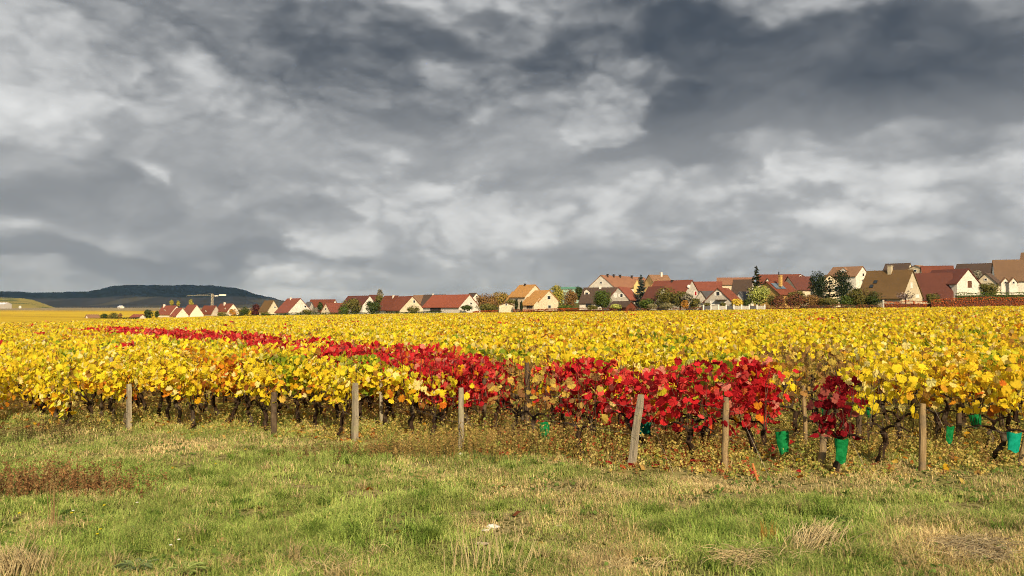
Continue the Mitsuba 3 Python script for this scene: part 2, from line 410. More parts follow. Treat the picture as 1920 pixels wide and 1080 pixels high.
scene['mat_hill'] = {'type': 'diffuse', 'reflectance': mikit.proc(hill_colour)}
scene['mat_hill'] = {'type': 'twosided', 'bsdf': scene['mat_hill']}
scene['mat_slope'] = {'type': 'twosided', 'bsdf': {'type': 'diffuse', 'reflectance': mikit.proc(lambda p, n, uv: mix(mix((0.27, 0.23, 0.07), (0.34, 0.27, 0.08), noise(p.x * 0.02, p.y * 0.01, 0.0)), mi.Color3f(0.10, 0.12, 0.05), smoothstep(0.52, 0.66, fbm(p.x * 0.02, p.y * 0.02, p.z * 0.06, 3))))}}
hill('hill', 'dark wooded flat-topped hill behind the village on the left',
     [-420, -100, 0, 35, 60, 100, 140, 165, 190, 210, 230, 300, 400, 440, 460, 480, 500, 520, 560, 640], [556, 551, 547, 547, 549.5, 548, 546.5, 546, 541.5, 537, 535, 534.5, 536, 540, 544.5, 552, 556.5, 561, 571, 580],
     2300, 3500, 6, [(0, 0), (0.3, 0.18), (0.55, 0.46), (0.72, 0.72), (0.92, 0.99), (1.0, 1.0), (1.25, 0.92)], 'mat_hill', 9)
hill('hillside', 'sunlit yellow vineyard slope at the far left under the dark hill',
     [-420, -150, 0, 40, 62, 80, 96, 110], [553, 554, 557.5, 558.5, 562, 568, 574, 579], 1550, 2000, 4, [(0, 0), (0.3, 0.3), (1, 1), (1.25, 0.9)], 'mat_slope', 2, 24, 3)

# ---------------------------------------------------------------- vines
ND, NN = np.array([-0.571, 0.821]), np.array([0.821, 0.571])          # along the rows, across the rows
NEAR_ROWS = [0.4, 1.3, 2.25, 3.15, 4.1, 5.0, 5.9, 6.74, 7.62, 8.45, 9.45, 10.45, 11.55, 12.55]
ROWS = NEAR_ROWS + [13.55 + i for i in range(215)]
RED_ROW, RED_END = 8.45, 9.45


def on_row(c, px):
    D = c / (0.571 + 0.821 * (px - 960) / F)
    return np.array([(px - 960) / F * D, D])


plants = []
for c in ROWS:
    s = np.arange(-30, 420, 0.02)
    x, y = c * NN[0] + s * ND[0], c * NN[1] + s * ND[1]
    ok = y > yhead(x) - (0.45 if abs(c - 9.45) < 0.1 else -0.3)
    s0 = s[np.argmax(ok)]
    n = int(430 / 0.97)
    ss = s0 + 0.12 + np.arange(n) * 0.97 + R.uniform(-0.1, 0.1, n)
    px_, py_ = c * NN[0] + ss * ND[0] + R.normal(0, 0.04, n), c * NN[1] + ss * ND[1]
    if abs(c - 9.45) < 0.1: (px_[0], py_[0]), (px_[1], py_[1]), (px_[2], py_[2]) = on_row(c, 1566), on_row(c, 1406), on_row(c, 1318)
    for i in range(n):
        X, Y = px_[i], py_[i]
        if Y < 5 or abs(X) > 0.625 * Y + 1.4 or Y > edge(X / Y): continue
        plants.append((X, Y, c, i, math.hypot(X, Y)))
plants = np.array(plants)
plants = plants[np.argsort(plants[:, 4] + 1000 * (np.abs(plants[:, 0] / plants[:, 1]) > 0.606))]          # what stands in view comes first
N_NEAR = 300
print('plants', len(plants), 'nearest 300 reach', plants[N_NEAR, 4])

# leaf templates
def lobed():
    pts = [(90, 1.0), (68, .80), (46, .95), (22, .76), (-2, .86), (-32, .74), (-62, .72), (-90, .30), (-118, .72), (-148, .74), (182, .86), (158, .76), (134, .95), (112, .80)]
    o = np.array([[r * math.cos(math.radians(a)), r * math.sin(math.radians(a)) + 0.1, 0] for a, r in pts]) * 0.62
    o[:, 2] = -0.16 * (o[:, 0] ** 2 + o[:, 1] ** 2) + 0.05 * np.array([1, -1] * 7)
    v = np.vstack([[0, 0.02, 0.05], o])
    f = np.array([[0, 1 + i, 1 + (i + 1) % 14] for i in range(14)])
    return v, f


LEAF0 = lobed()
LEAF1 = (np.array([[0, -.45, 0], [.5, -.1, -.12], [.3, .4, -.05], [0, .62, -.1], [-.3, .4, -.05], [-.5, -.1, -.12], [0, 0.05, .08]]), np.array([[6, 0, 1], [6, 1, 2], [6, 2, 3], [6, 3, 4], [6, 4, 5], [6, 5, 0]]))
LEAF2 = (np.array([[0, -.5, 0], [.5, 0, -.14], [0, .55, 0], [-.5, 0, -.14]]), np.array([[0, 1, 2], [0, 2, 3]]))

PAL = {
    'yellow': (np.array([[.86, .72, .04], [.82, .64, .04], [.74, .46, .045], [.36, .20, .045], [.66, .68, .05], [.88, .78, .30]]), [.40, .26, .06, .08, .08, .12]),
    'gold': (np.array([[.85, .68, .04], [.81, .58, .04], [.72, .41, .045], [.34, .19, .045], [.60, .60, .05], [.86, .73, .24]]), [.36, .28, .09, .10, .05, .12]),
    'orange': (np.array([[.74, .42, .02], [.64, .26, .025], [.58, .17, .025], [.30, .10, .03], [.78, .5, .1]]), [.3, .28, .2, .14, .08]),
    'green': (np.array([[.50, .50, .03], [.22, .32, .03], [.32, .40, .04], [.72, .58, .04], [.55, .52, .16]]), [.25, .28, .2, .17, .1]),
    'red': (np.array([[.64, .036, .045], [.52, .024, .034], [.70, .095, .085], [.70, .26, .20], [.26, .012, .018], [.68, .15, .05]]), [.36, .24, .20, .08, .07, .05]),
    'darkred': (np.array([[.26, .014, .022], [.17, .010, .016], [.36, .035, .045], [.38, .10, .09]]), [.4, .3, .22, .08]),
    'brown': (np.array([[.52, .36, .10], [.40, .24, .08], [.64, .48, .10], [.3, .17, .07]]), [.35, .3, .2, .15]),
}
PAL['redfar'] = (PAL['red'][0] * 1.05, PAL['red'][1])


def pick(name, n, rng):
    cols, w = PAL[name]
    c = cols[rng.choice(len(cols), n, p=np.array(w) / sum(w))]
    return c * rng.uniform(0.82, 1.12, (n, 1)) * rng.uniform(0.93, 1.07, (n, 3))


def hue(X, Y, c, n, r, rng):
    """Colour, leafiness and height of one vine."""
    D, u = r, X / Y * F + 960
    if abs(c - 8.45) < 0.1 and (D < 46 or rng.random() < max(0.12, 0.75 - (D - 46) / 60)): return ('brown', .12, .9) if 966 < u < 1006 or 893 < u < 922 else ('brown', .3, .9) if 1344 < u < 1366 else ('yellow', .7, .95) if D > 19 and rng.random() < .2 else ('red', rng.uniform(.6, 1.1), rng.uniform(.86, 1.02))
    if abs(c - 7.62) < 0.1 and 690 < u < 895: return 'red', rng.uniform(.7, 1.15), rng.uniform(.9, 1.03)
    if abs(c - 7.62) < 0.1 and 560 < u <= 690 and rng.random() < .45: return 'red', 1.0, 1.0
    if abs(c - 9.45) < 0.1 and Y < 22:
        if u > 1500: return 'darkred', 0.42, 0.92
        if u > 1385: return 'red', 1.3, 1.0
        if u > 1250: return 'brown', 0.3, 0.95
        if 960 < u < 1010: return 'brown', 0.2, 0.9
        if 860 < u < 960: return 'brown', 0.15, 0.9
        if u <= 860: return 'red', 0.8, 1.0
    if abs(c - 9.45) < 0.1 and 22 <= Y and D < 66 and rng.random() < 0.7: return 'red', rng.uniform(.6, 1.1), 1.0
    if abs(c - 10.45) < 0.1 and 25 < D < 66 and rng.random() < 0.65: return 'red', 0.9, 1.0
    if abs(c - 11.55) < 0.1 and 40 < D < 70 and rng.random() < 0.6: return 'red', 1.0, 1.0
    if Y < 18 and 1430 < u < (1645 if c < 11 else 1610) and c > 9.6: return 'brown', 0.12, 1.0
    if Y < 26 and 1400 < u < 1680 and c > 12: return 'yellow', 0.32, 1.0
    if c < 8 and Y < 19 and (515 < u < 565 or 672 < u < 705): return 'green', 1.1, 0.97
    if 6.2 < c < 7 and 740 < u < 1010 and Y < 16: return 'yellow', 0.22, 0.8
    if 6.2 < c < 7 and 600 < u <= 740: return 'yellow', 0.65, 0.86
    if c < 8 and 895 < u < 1010 and Y < 16: return 'brown', 0.12, 0.9
    if c < 8 and u > 1010 and Y < 16: return 'brown', 0.10, 0.9
    k = rng.random()
    if c < 4.5 and .90 < k < .965: k = .5
    n = n + 0.16 * (((c * 7.13) % 1.0) - .5)
    if D > 24 and k < 0.006: return 'red', 0.9, 1.0
    if D < 45 and k > 0.955: return 'green', 0.85, 0.95
    if D < 50 and k > 0.925: return 'orange', 0.75, 0.95
    if k > 0.90: return 'brown', 0.45, 0.95
    return ('yellow' if n + (0.12 if u < 900 else 0) > 0.46 else 'gold'), (0.36 + 0.85 * n) * rng.uniform(.55, 1.15), 0.88 + 0.16 * rng.random()


VIG = meshkit.fbm(np.stack([plants[:, 2] * 0.11, plants[:, 1] * 0.05, np.ones(len(plants))], -1), 3, 14)


def leaf_cloud(xy, kind, dens, hgt, count, rng, zlo, ztop, wide=0.20, ground=None):
    """Positions, normals, tips and colours of the leaves of one vine."""
    n = max(3, int(count * dens))
    along = rng.uniform(-0.56, 0.56, n) * (0.30 if kind == 'darkred' else .60 if dens == 1.3 else 1)
    zz = zlo + (ztop * hgt - zlo) * rng.beta(1.5, 1.15, n)
    zz += (rng.random(n) < 0.06) * rng.uniform(0, 0.13, n)
    bulge = 0.6 + 0.5 * np.sin(np.clip((zz - zlo) / (ztop - zlo), 0, 1) * math.pi)
    clump = meshkit.noise(np.stack([along * 3.1 + xy[0], zz * 3.1, np.full(n, xy[1])], -1), 5)
    acr = rng.normal(0, wide, n) * bulge * (0.55 + 0.9 * clump)
    p = np.empty((n, 3))
    p[:, :2] = np.asarray(xy) + along[:, None] * ND + acr[:, None] * NN
    p[:, 2] = zz + ground
    nr = np.empty((n, 3))
    nr[:, :2] = np.sign(acr)[:, None] * NN * 0.75
    nr[:, 2] = 0.45
    nr += rng.normal(0, 0.55, (n, 3))
    tip = np.array([0, 0, -1.0]) + rng.normal(0, 0.5, (n, 3))
    col = pick(kind, n, rng)
    if kind == 'red':
        od = rng.random(n) < .10
        col[od] = pick('orange' if rng.random() < .7 else 'green', od.sum(), rng)
    if kind in ('yellow', 'gold', 'green'):
        lowm = rng.random(n) < np.clip(0.4 - (zz - zlo) * 0.75, 0, 0.26)
        col[lowm] = pick('orange', lowm.sum(), rng)
    return p, nr, tip, col


def woody_vine(xy, g, rng, canes=6, simple=False):
    parts = []
    lean = rng.uniform(-0.14, 0.14, 2)
    th = rng.uniform(0.36, 0.48)
    k = 3 if simple else 7
    t = np.linspace(0, 1, k)
    wob = rng.normal(0, 0.035, (k, 2)).cumsum(0) * 0.8
    wob -= wob[0]
    base = np.array([xy[0], xy[1]])
    pts = np.zeros((k, 3))
    pts[:, :2] = base - lean * 0.5 + t[:, None] * lean + wob
    pts[:, 2] = g - 0.05 + t * (th + 0.05)
    sides = 4 if simple else 7
    rad = np.interp(t, [0, .15, .8, 1], [.058, .044, .036, .042])[:, None] * (1 + rng.uniform(-.22, .22, (k, sides)))
    parts.append(tube(pts, rad, sides))
    head = pts[-1]
    for sg in ((1, -1) if not simple else ()):
        L = rng.uniform(0.3, 0.48)
        m = np.linspace(0, 1, 4)
        arm = np.zeros((4, 3))
        arm[:, :2] = head[:2] + sg * L * m[:, None] * ND + rng.normal(0, 0.012, (4, 2))
        arm[:, 2] = head[2] + 0.07 * np.sin(m * math.pi) + 0.03 * m
        parts.append(tube(arm, np.linspace(.020, .009, 4), 5))
    for _ in range(canes):
        a0 = rng.uniform(-0.42, 0.42)
        m = np.linspace(0, 1, 4)
        top = rng.uniform(0.6, 0.9)
        cn = np.zeros((4, 3))
        cn[:, :2] = head[:2] + a0 * ND + m[:, None] * (rng.normal(0, 0.10) * ND + rng.normal(0, 0.09) * NN) + rng.normal(0, .018, (4, 2))
        cn[:, 2] = head[2] + 0.03 + m * top
        parts.append(tube(cn, np.linspace(.0065, .003, 4), 3))
    return join(parts)


ROW_NAME = {9: 'pale round post', 8: 'leaning grey post', 7: 'pale grey post', 6: 'thick square post', 5: 'short dark post', 4: 'thin brown post', 3: 'leftmost grey post', 10: 'blotched leaning post', 11: 'smooth tan post', 12: 'rightmost post'}
ORD = ['first', 'second', 'third', 'fourth', 'fifth', 'sixth', 'seventh', 'eighth', 'ninth', 'tenth', 'eleventh', 'twelfth', 'thirteenth', 'fourteenth', 'fifteenth', 'sixteenth', 'seventeenth', 'eighteenth', 'nineteenth', 'twentieth']
COLW = {'yellow': 'yellow vine', 'gold': 'golden vine', 'orange': 'orange vine', 'green': 'greenish vine', 'red': 'red vine', 'darkred': 'dark red vine', 'brown': 'sparse brown vine'}

# shared single leaves for the nearest vines
LEAFPLY = {}
for kind in ('yellow', 'gold', 'orange', 'green', 'red', 'darkred', 'brown'):
    cols, w = PAL[kind]
    LEAFPLY[kind] = []
    for q in range(5):
        v, f = LEAF0
        v = v.copy()
        v[:, 2] += (0.35 * R.uniform(-1, 1)) * v[:, 0] ** 2 + R.normal(0, 0.03, len(v)) + (0.3 * R.uniform(-1, 1)) * v[:, 1] ** 2
        c = pick(kind, 1, R)
        cc = np.repeat(c, len(v), 0)
        cc[1:] *= R.uniform(0.8, 1.05, (len(v) - 1, 1))
        LEAFPLY[kind].append(shape((v, f, cc), 'mat_leaf', True))

row_index = {round(c, 2): i for i, c in enumerate(ROWS)}
n_leaf_entries = 0
ORDER = {}
for c in set(np.round(plants[:N_NEAR, 2], 2)):
    ks = [k for k in range(N_NEAR) if abs(plants[k, 2] - c) < .02]
    for j, k in enumerate(sorted(ks, key=lambda k: -plants[k, 0] / plants[k, 1])): ORDER[k] = j
for k in range(N_NEAR):
    X, Y, c, i, r = plants[k]
    i = int(i)
    rng = np.random.default_rng(1000 + int(c * 100) * 500 + i)
    kind, dens, hgt = hue(X, Y, c, VIG[k], r, rng)
    ri = row_index[round(c, 2)]
    u = X / Y * F + 960
    if ri in ROW_NAME:
        lab = '%s, %s in from the grass in the row of the %s' % (COLW[kind], ORD[min(ORDER[k], 19)], ROW_NAME[ri])
        grp = 'vines in the row of the ' + ROW_NAME[ri]
    elif ri < 3:
        lab = '%s at the left border, %s in the %s row left of the leftmost post' % (COLW[kind], ORD[min(ORDER[k], 19)], ORD[2 - ri])
        grp = 'vines at the left border'
    else:
        lab = '%s, %s from the right in the %s row behind the rightmost post' % (COLW[kind], ORD[min(ORDER[k], 19)], ORD[min(ri - 13, 19)])
        grp = 'vines in the rows behind the rightmost post'
    t = thing('grape_vine', lab, 'vine', grp)
    g = float(gz(X, Y))
    if r < 17.5:
        put('trunk', shape(woody_vine((X, Y), g, rng, 8), 'mat_vine_bark'), t)
        n, sz, tm = 260, 0.108, LEAF0
    else:
        put('trunk', shape(woody_vine((X, Y), g, rng, 4), 'mat_vine_bark'), t)
        n, sz, tm = 210, 0.115, LEAF1
    p, nr, tip, col = leaf_cloud((X, Y), kind, dens * (1.3 if c < 2.5 else 1), hgt, n, rng, 0.22 if c < 2.5 else 0.4 if kind in ('red', 'darkred') else 0.65 if c > 10 and Y < 15 else 0.53, 1.30, ground=g)
    sizes = sz * rng.uniform(0.62, 1.28, len(p))
    keep = np.ones(len(p), bool)
    if r < 15.5 and n_leaf_entries < 900:
        # outermost leaves on the camera's side stand as pieces of their own
        view = unit(np.array([-X, -Y]))
        score = (p[:, :2] - [X, Y]) @ view + rng.uniform(0, 0.1, len(p))
        idx = np.argsort(-score)[:int(18 * min(1, dens))]
        for q in idx:
            nq = unit(nr[q]); tq = unit(tip[q] - nq * (tip[q] @ nq)); sq = np.cross(tq, nq)
            M = np.eye(4); M[:3, 0], M[:3, 1], M[:3, 2], M[:3, 3] = sq * sizes[q], tq * sizes[q], nq * sizes[q], p[q]
            sh = dict(random.Random(int(k * 131 + q)).choice(LEAFPLY[kind]))
            sh['to_world'] = T(M)
            put('leaf', sh, t)
        n_leaf_entries += len(idx)
        keep[idx] = False
    fo = put('foliage', shape(scatter(tm, p[keep], nr[keep], tip[keep], sizes[keep], col[keep], .55), 'mat_leaf'), t)
    labels[fo] = {'kind': 'stuff'}

# the rest of the vineyard, beyond picking apart
trk = []
rng = np.random.default_rng(77)
far = plants[N_NEAR:]
fx, fy, fr = far[:, 0], far[:, 1], far[:, 4]
hs_ = [hue(X, Y, c, v, r, rng) for (X, Y, c, i, r), v in zip(far, VIG[N_NEAR:])]
KINDS = sorted(PAL)
fk = np.array([KINDS.index(h[0]) for h in hs_])
fd, fh = np.array([h[1] for h in hs_]), np.array([h[2] for h in hs_])
cnt = np.interp(fr, [20, 60, 60.01, 120, 120.01, 400], [136, 62, 50, 24, 15, 13]) * fd
fsz = np.interp(fr, [20, 60, 120, 320], [.132, .165, .215, .33])
fz = np.interp(fr, [20, 60, 61, 120, 121, 400], [.5, .5, .62, .62, .75, .75])
fg = np.where(fy > 26, TILT * fx, gz(fx, fy))
idx = np.repeat(np.arange(len(far)), np.maximum(3, cnt).astype(int))
n = len(idx)
zlo, ztop = fz[idx], 1.33 * fh[idx] + 0.06 * (meshkit.noise(np.stack([fx[idx] * 9, fy[idx] * 9, fx[idx] * 0], -1), 2) - .5)
along = rng.uniform(-0.56, 0.56, n)
zz = zlo + (ztop - zlo) * rng.beta(1.5, 1.1, n)
zz += (rng.random(n) < 0.07) * rng.uniform(0, 0.16, n)
q = np.clip((zz - zlo) / (ztop - zlo), 0, 1)
acr = rng.normal(0, .2, n) * (0.6 + 0.5 * np.sin(q * math.pi)) * (0.55 + 0.9 * meshkit.noise(np.stack([along * 3.1 + fx[idx], zz * 3.1, fy[idx]], -1), 5))
p = np.concatenate([np.stack([fx[idx], fy[idx]], -1) + along[:, None] * ND + acr[:, None] * NN, (zz + fg[idx])[:, None]], 1)
nr = np.concatenate([np.sign(acr)[:, None] * NN * .75, np.full((n, 1), .45)], 1) + rng.normal(0, .55, (n, 3))
tip = np.array([0, 0, -1.0]) + rng.normal(0, .5, (n, 3))
col = np.zeros((n, 3))
for j, kd in enumerate(KINDS):
    mk = fk[idx] == j
    col[mk] = pick(kd, mk.sum(), rng)
lowm = (rng.random(n) < np.clip(.34 - (zz - zlo) * .8, 0, .26)) & np.isin(fk[idx], [KINDS.index(k) for k in ('yellow', 'gold', 'green')])
col[lowm] = pick('orange', lowm.sum(), rng)
m = scatter(LEAF2, p, nr, tip, fsz[idx] * rng.uniform(.65, 1.25, n), col, .3)
for k in np.nonzero(fr < 45)[0]: trk.append(woody_vine((fx[k], fy[k]), fg[k], rng, 2, True))
t = thing('grape_vines', 'yellow vine rows filling the field back to the village', 'vines', None, 'stuff')
put('foliage', shape(m, 'mat_leaf'), t)
put('trunk', shape(join(trk), 'mat_vine_bark'), t)
labels[t + '__foliage'] = {'kind': 'stuff'}
labels[t + '__trunk'] = {'kind': 'stuff'}

# ---------------------------------------------------------------- posts, wires, guards
def post(px, row, ytop, mat, rad, label, lean=(0, 0), square=False, group=None):
    x, y = on_row(row, px)
    g = float(gz(x, y))
    ztop = P(px, ytop, y)[2]
    k = 9
    t_ = np.linspace(0, 1, k)
    pts = np.zeros((k, 3))
    pts[:, 0] = x + lean[0] * t_ + R.normal(0, .003, k)
    pts[:, 1] = y + lean[1] * t_
    pts[:, 2] = g - 0.12 + t_ * (ztop - g + 0.12)
    sd = 4 if square else 12
    rr = rad * (1 + R.uniform(-.06, .06, (1, sd))) * np.interp(t_, [0, .93, .97, 1], [1.12, 1, .98, .86])[:, None] * (1 + R.uniform(-.03, .03, (k, sd)))
    tm = trimesh.Trimesh(*tube(pts, rr, sd), process=False)
    return single('vine_post', mikit.ply(tm, mat, False if square else 50), label, 'post', group)


WP = {}
WP[8] = post(1180, 7.62, 740, 'mat_post_grey', .048, 'weathered grey post leaning right in front of the red vines', (0.15, 0.02), True)
post(1356, 8.45, 745, 'mat_post_tan', .040, 'pale round post with wires at the end of the red row', (0.03, 0))
post(1534, 9.45, 757, 'mat_post_tan', .043, 'blotched yellow-brown post leaning behind dark red leaves', (0.12, 0.02))
post(1725, 10.45, 757, 'mat_post_tan', .043, 'smooth tan post under golden leaves, second from the right', (0.02, 0))
post(1905, 11.55, 760, 'mat_post_tan', .042, 'brown post leaning right at the right border', (0.22, 0.02))
post(865, 6.74, 727, 'mat_post_grey', .042, 'pale grey post among dry weeds left of the red vines', (0.0, 0))
post(667, 5.9, 718, 'mat_post_grey', .052, 'thick square grey post beside the green-tinged vine', (0, 0), True)
post(717, 6.74, 698, 'mat_post_grey', .032, 'slim split grey post just right of the thick grey one', (-0.03, 0))
post(515, 5.0, 735, 'mat_post_dark', .050, 'short dark post shaded by yellow leaves')  # dark wood colour stands in for the shade on this post
post(245, 3.15, 720, 'mat_post_grey', .050, 'leftmost grey post rising from the grass', (-0.01, 0), True)
post(388, 5.0, 728, 'mat_post_dark', .035, 'thin brown post half hidden in yellow leaves on the left')
post(1510, 10.45, 723, 'mat_post_tan', .030, 'slim pale post standing alone in brown weeds', (-0.04, 0))
post(1608, 11.55, 705, 'mat_post_dark', .036, 'thin dark post behind the dark red leaves')
post(908, 8.05, 685, 'mat_post_dark', .040, 'dark post between two clumps of red leaves')
post(988, 8.05, 680, 'mat_post_dark', .040, 'dark post left of the widest red clump')
post(1235, 15.25, 657, 'mat_post_grey', .034, 'pale post top above the red leaves in the middle')
post(1160, 14.25, 660, 'mat_post_grey', .040, 'grey post top among yellow leaves left of the pale post top')
post(1747, 27.25, 630, 'mat_post_grey', .05, 'whitish post top far back among yellow leaves on the right')
post(210, 3.80, 670, 'mat_post_grey', .045, 'grey post top in the yellow leaves on the left')
post(84, 3.80, 637, 'mat_post_grey', .060, 'white-tipped post far back at the left')
post(1795, 12.55, 730, 'mat_post_dark', .036, 'dark post under golden leaves left of the rightmost post')
post(1875, 14.55, 690, 'mat_post_dark', .036, 'dark post in golden leaves above the rightmost post')

WIRE_LABEL = {9: 'red row', 8: 'leaning grey post', 10: 'blotched post', 11: 'second post from the right', 12: 'rightmost post', 7: 'pale grey post', 6: 'thick square post', 5: 'short dark post'}
for ri, nm in WIRE_LABEL.items():
    c = ROWS[ri]
    s = np.arange(-30, 30, .05)
    x, y = c * NN[0] + s * ND[0], c * NN[1] + s * ND[1]
    s0 = s[np.argmax(y > yhead(x) - 0.2)]
    t = thing('trellis_wire', 'thin trellis wires strung along the row of the ' + nm, 'wire', 'trellis wires')
    for z0 in (0.42, 0.78):
        q = np.linspace(s0, s0 + 12, 14)
        xx, yy = c * NN[0] + q * ND[0], c * NN[1] + q * ND[1]
        put('strand', shape(tube(np.stack([xx, yy, gz(xx, yy) + z0 + 0.012 * np.sin(q * 2.2)], -1), .0026, 3), 'mat_wire'), t)
    if ri < 8: continue
    q = np.linspace(0, 1, 6)                      # the stay from the post's head to the ground
    xx, yy = c * NN[0] + (s0 - 0.02 - 0.10 * q) * ND[0] + 0.25 * q, c * NN[1] + (s0 - 0.02) * ND[1] - 0.25 * q
    put('stay', shape(tube(np.stack([xx, yy, gz(xx, yy) + 0.82 * (1 - q)], -1), .0022, 3), 'mat_wire'), t)


def guard(px, row, y0, y1, mat, label, wide=.15, twist=0.0):
    x, y = on_row(row, px)
    zt, zb = P(px, y0, y)[2], P(px, y1, y)[2]
    nu, nv = 17, 9
    a = np.linspace(-1.75, 1.75, nu) + twist
    v = []
    for k in range(nv):
        w = k / (nv - 1)
        rr = wide * (0.5 - 0.16 * w) * (1 + 0.14 * np.sin(a * 5 + 3 * w + px) * (0.4 + 0.6 * w))
        zz = zt + (zb - zt) * w + 0.008 * np.sin(a * 3 + px) - 0.018 * w * w * np.cos(a * 2 + px)
        v.append(np.stack([x + rr * np.sin(a) + 0.03 * w * math.sin(px), y - 0.10 - rr * np.cos(a) * 0.7, zz], -1))
    v = np.array(v).reshape(-1, 3)
    single('vine_guard', mikit.ply((v, grid_faces(nv, nu)), mat, True), label, 'vine guard')


guard(1019, 7.62, 789, 823, 'mat_guard', 'dark green plastic vine guard left of the leaning grey post', .16)
guard(1202, 8.45, 788, 814, 'mat_guard_dark', 'dark teal guard half hidden right of the leaning grey post', .24)
guard(1459, 9.45, 806, 846, 'mat_guard', 'bright green crumpled guard on a vine trunk beside the red clump', .18, .3)
guard(1541, 12.55, 750, 783, 'mat_guard', 'green guard peeking out behind dark red leaves', .17)
guard(1570, 9.45, 820, 864, 'mat_guard', 'large green guard below the dark red leaves', .165, -.2)
guard(1622, 13.55, 748, 779, 'mat_guard', 'green guard beside the thin dark post', .19)
guard(1771, 11.55, 797, 828, 'mat_guard', 'narrow green guard right of the tan post', .12, .6)
guard(1817, 12.55, 775, 799, 'mat_guard', 'green guard tucked under golden leaves', .18)
guard(1890, 11.55, 808, 844, 'mat_guard_teal', 'turquoise tapered guard near the right border', .19)

# marker tape and tags
def tape(px, py, row, cols, label):
    x, y = on_row(row, px)
    y -= 0.35
    c0 = P(px, py, y)
    t = thing('marker_tape', label, 'tape')
    for k, (mat, dx, dz, h) in enumerate(cols):
        q = np.linspace(0, 1, 6)
        cx = c0[0] + dx + 0.025 * q + 0.01 * np.sin(q * 6 + k)
        zz = c0[2] + dz - h * q
        l = np.stack([cx - .012, np.full(6, c0[1]) - .02 * np.sin(q * 4), zz], -1)
        r_ = l + [.026, .012, .004]
        put('strip', mikit.ply((np.stack([l, r_], 1).reshape(-1, 3), grid_faces(6, 2)), mat, True), t)


tape(1022, 733, 8.45, [('mat_white', .01, .02, .07), ('mat_red_tape', 0, -.03, .08), ('mat_white', -.03, -.07, .1)], 'red and white tape fluttering at the left of the red clump')
tape(1355, 682, 13.55, [('mat_white', 0, 0, .12)], 'white tag above the red row near the pale round post')
tape(1803, 640, 26.55, [('mat_red_tape', 0, .05, .1), ('mat_white', .02, -.03, .14)], 'red and white tape among yellow leaves on the right')

p0, p1 = P(1421, 903, 10.3), P(1411, 869, 10.32)
single('stake', shape(tube(np.array([p0 * 1.25 - p1 * .25, p1]), .014, 6), 'mat_orange_wood'), 'short orange wooden stake leaning in the grass', 'stake')

# ---------------------------------------------------------------- grass, weeds, fallen leaves
def at_ground(px, py):
    d = P(px, py, 10.0) - [0, 0, H]
    t = -H / d[2]
    return d[0] * t, d[1] * t


BLADE = (np.array([[-.5, 0, 0], [.5, 0, 0], [-.38, .5, .05], [.38, .5, .05], [0, 1, .22]]), np.array([[0, 1, 3], [0, 3, 2], [2, 3, 4]]))


def blades(x, y, h, wid, bend, col, rng):
    """Grass blades as curved strips."""
    n = len(x)
    z = gz(x, y) - 0.01
    a = rng.uniform(0, 2 * np.pi, n)
    d = np.stack([np.cos(a), np.sin(a), 0 * a], -1)
    s = np.stack([-np.sin(a), np.cos(a), 0 * a], -1) * wid[:, None]
    b = np.stack([x, y, z], -1)
    up = np.array([0, 0, 1.0])
    m = b + d * (bend * 0.35)[:, None] + up * (h * 0.6)[:, None]
    e = b + d * bend[:, None] + up * (h * np.clip(1.02 - 0.25 * bend / h, 0.25, 1))[:, None]
    v = np.stack([b - s, b + s, m - s * .75, m + s * .75, e], 1).reshape(-1, 3)
    f = (BLADE[1][None] + (np.arange(n) * 5)[:, None, None]).reshape(-1, 3)
    return v, f, np.repeat(col, 5, 0)


rg = np.random.default_rng(5)
ELL = [  # photo patches on the ground: px, py, rx, ry, lushness, dryness, height
    (1400, 1010, 200, 45, 1.0, -.5, 1.0), (1590, 975, 130, 28, .5, -.2, .5), (690, 1010, 120, 60, .9, -.4, .45), (180, 1010, 190, 45, .9, -.4, .7), (560, 960, 260, 50, .5, -.2, .2),
    (1150, 1030, 130, 40, -.6, .7, -.3), (1800, 1050, 140, 45, -.7, .8, .5), (1650, 1050, 120, 35, -.2, .35, .5), (930, 985, 60, 14, -.6, .6, -.4), (1050, 930, 320, 25, -.1, .25, -.2), (1580, 905, 380, 26, -.4, .55, -.3),
    (250, 880, 250, 20, .45, -.2, .3), (40, 1060, 100, 40, -.2, .5, .4), (470, 1060, 200, 30, -.2, .45, .2), (760, 1065, 150, 25, -.1, .3, .3), (120, 985, 70, 12, -.6, .6, -.3), (330, 830, 90, 12, -.3, .6, -.2), (620, 850, 200, 22, .3, -.2, .2)]
EG = []
for a, b, rx, ry, lu, drn, hh in ELL:
    x0, y0 = at_ground(a, b)
    x1, _ = at_ground(a + rx, b)
    _, y1 = at_ground(a, b - ry)
    EG.append((x0, y0, abs(x1 - x0), abs(y1 - y0), lu, drn, hh))


def fields(x, y):
    p = np.stack([x, y, 0 * x], -1)
    lush = meshkit.fbm(p * 0.9 + 5, 4, 61) - 0.5
    dry = meshkit.fbm(p * 1.3 + 9, 4, 62) - 0.5
    tall = meshkit.fbm(p * 1.6 + 2, 3, 63) - 0.5
    lush, dry, tall = lush * 1.5, dry * 1.6, tall * 1.2
    for x0, y0, a, b, lu, drn, hh in EG:
        w = np.exp(-0.5 * (((x - x0) / a) ** 2 + ((y - y0) / b) ** 2) * 1.6)
        lush, dry, tall = lush + lu * w, dry + drn * w, tall + hh * w
    return lush, dry, tall


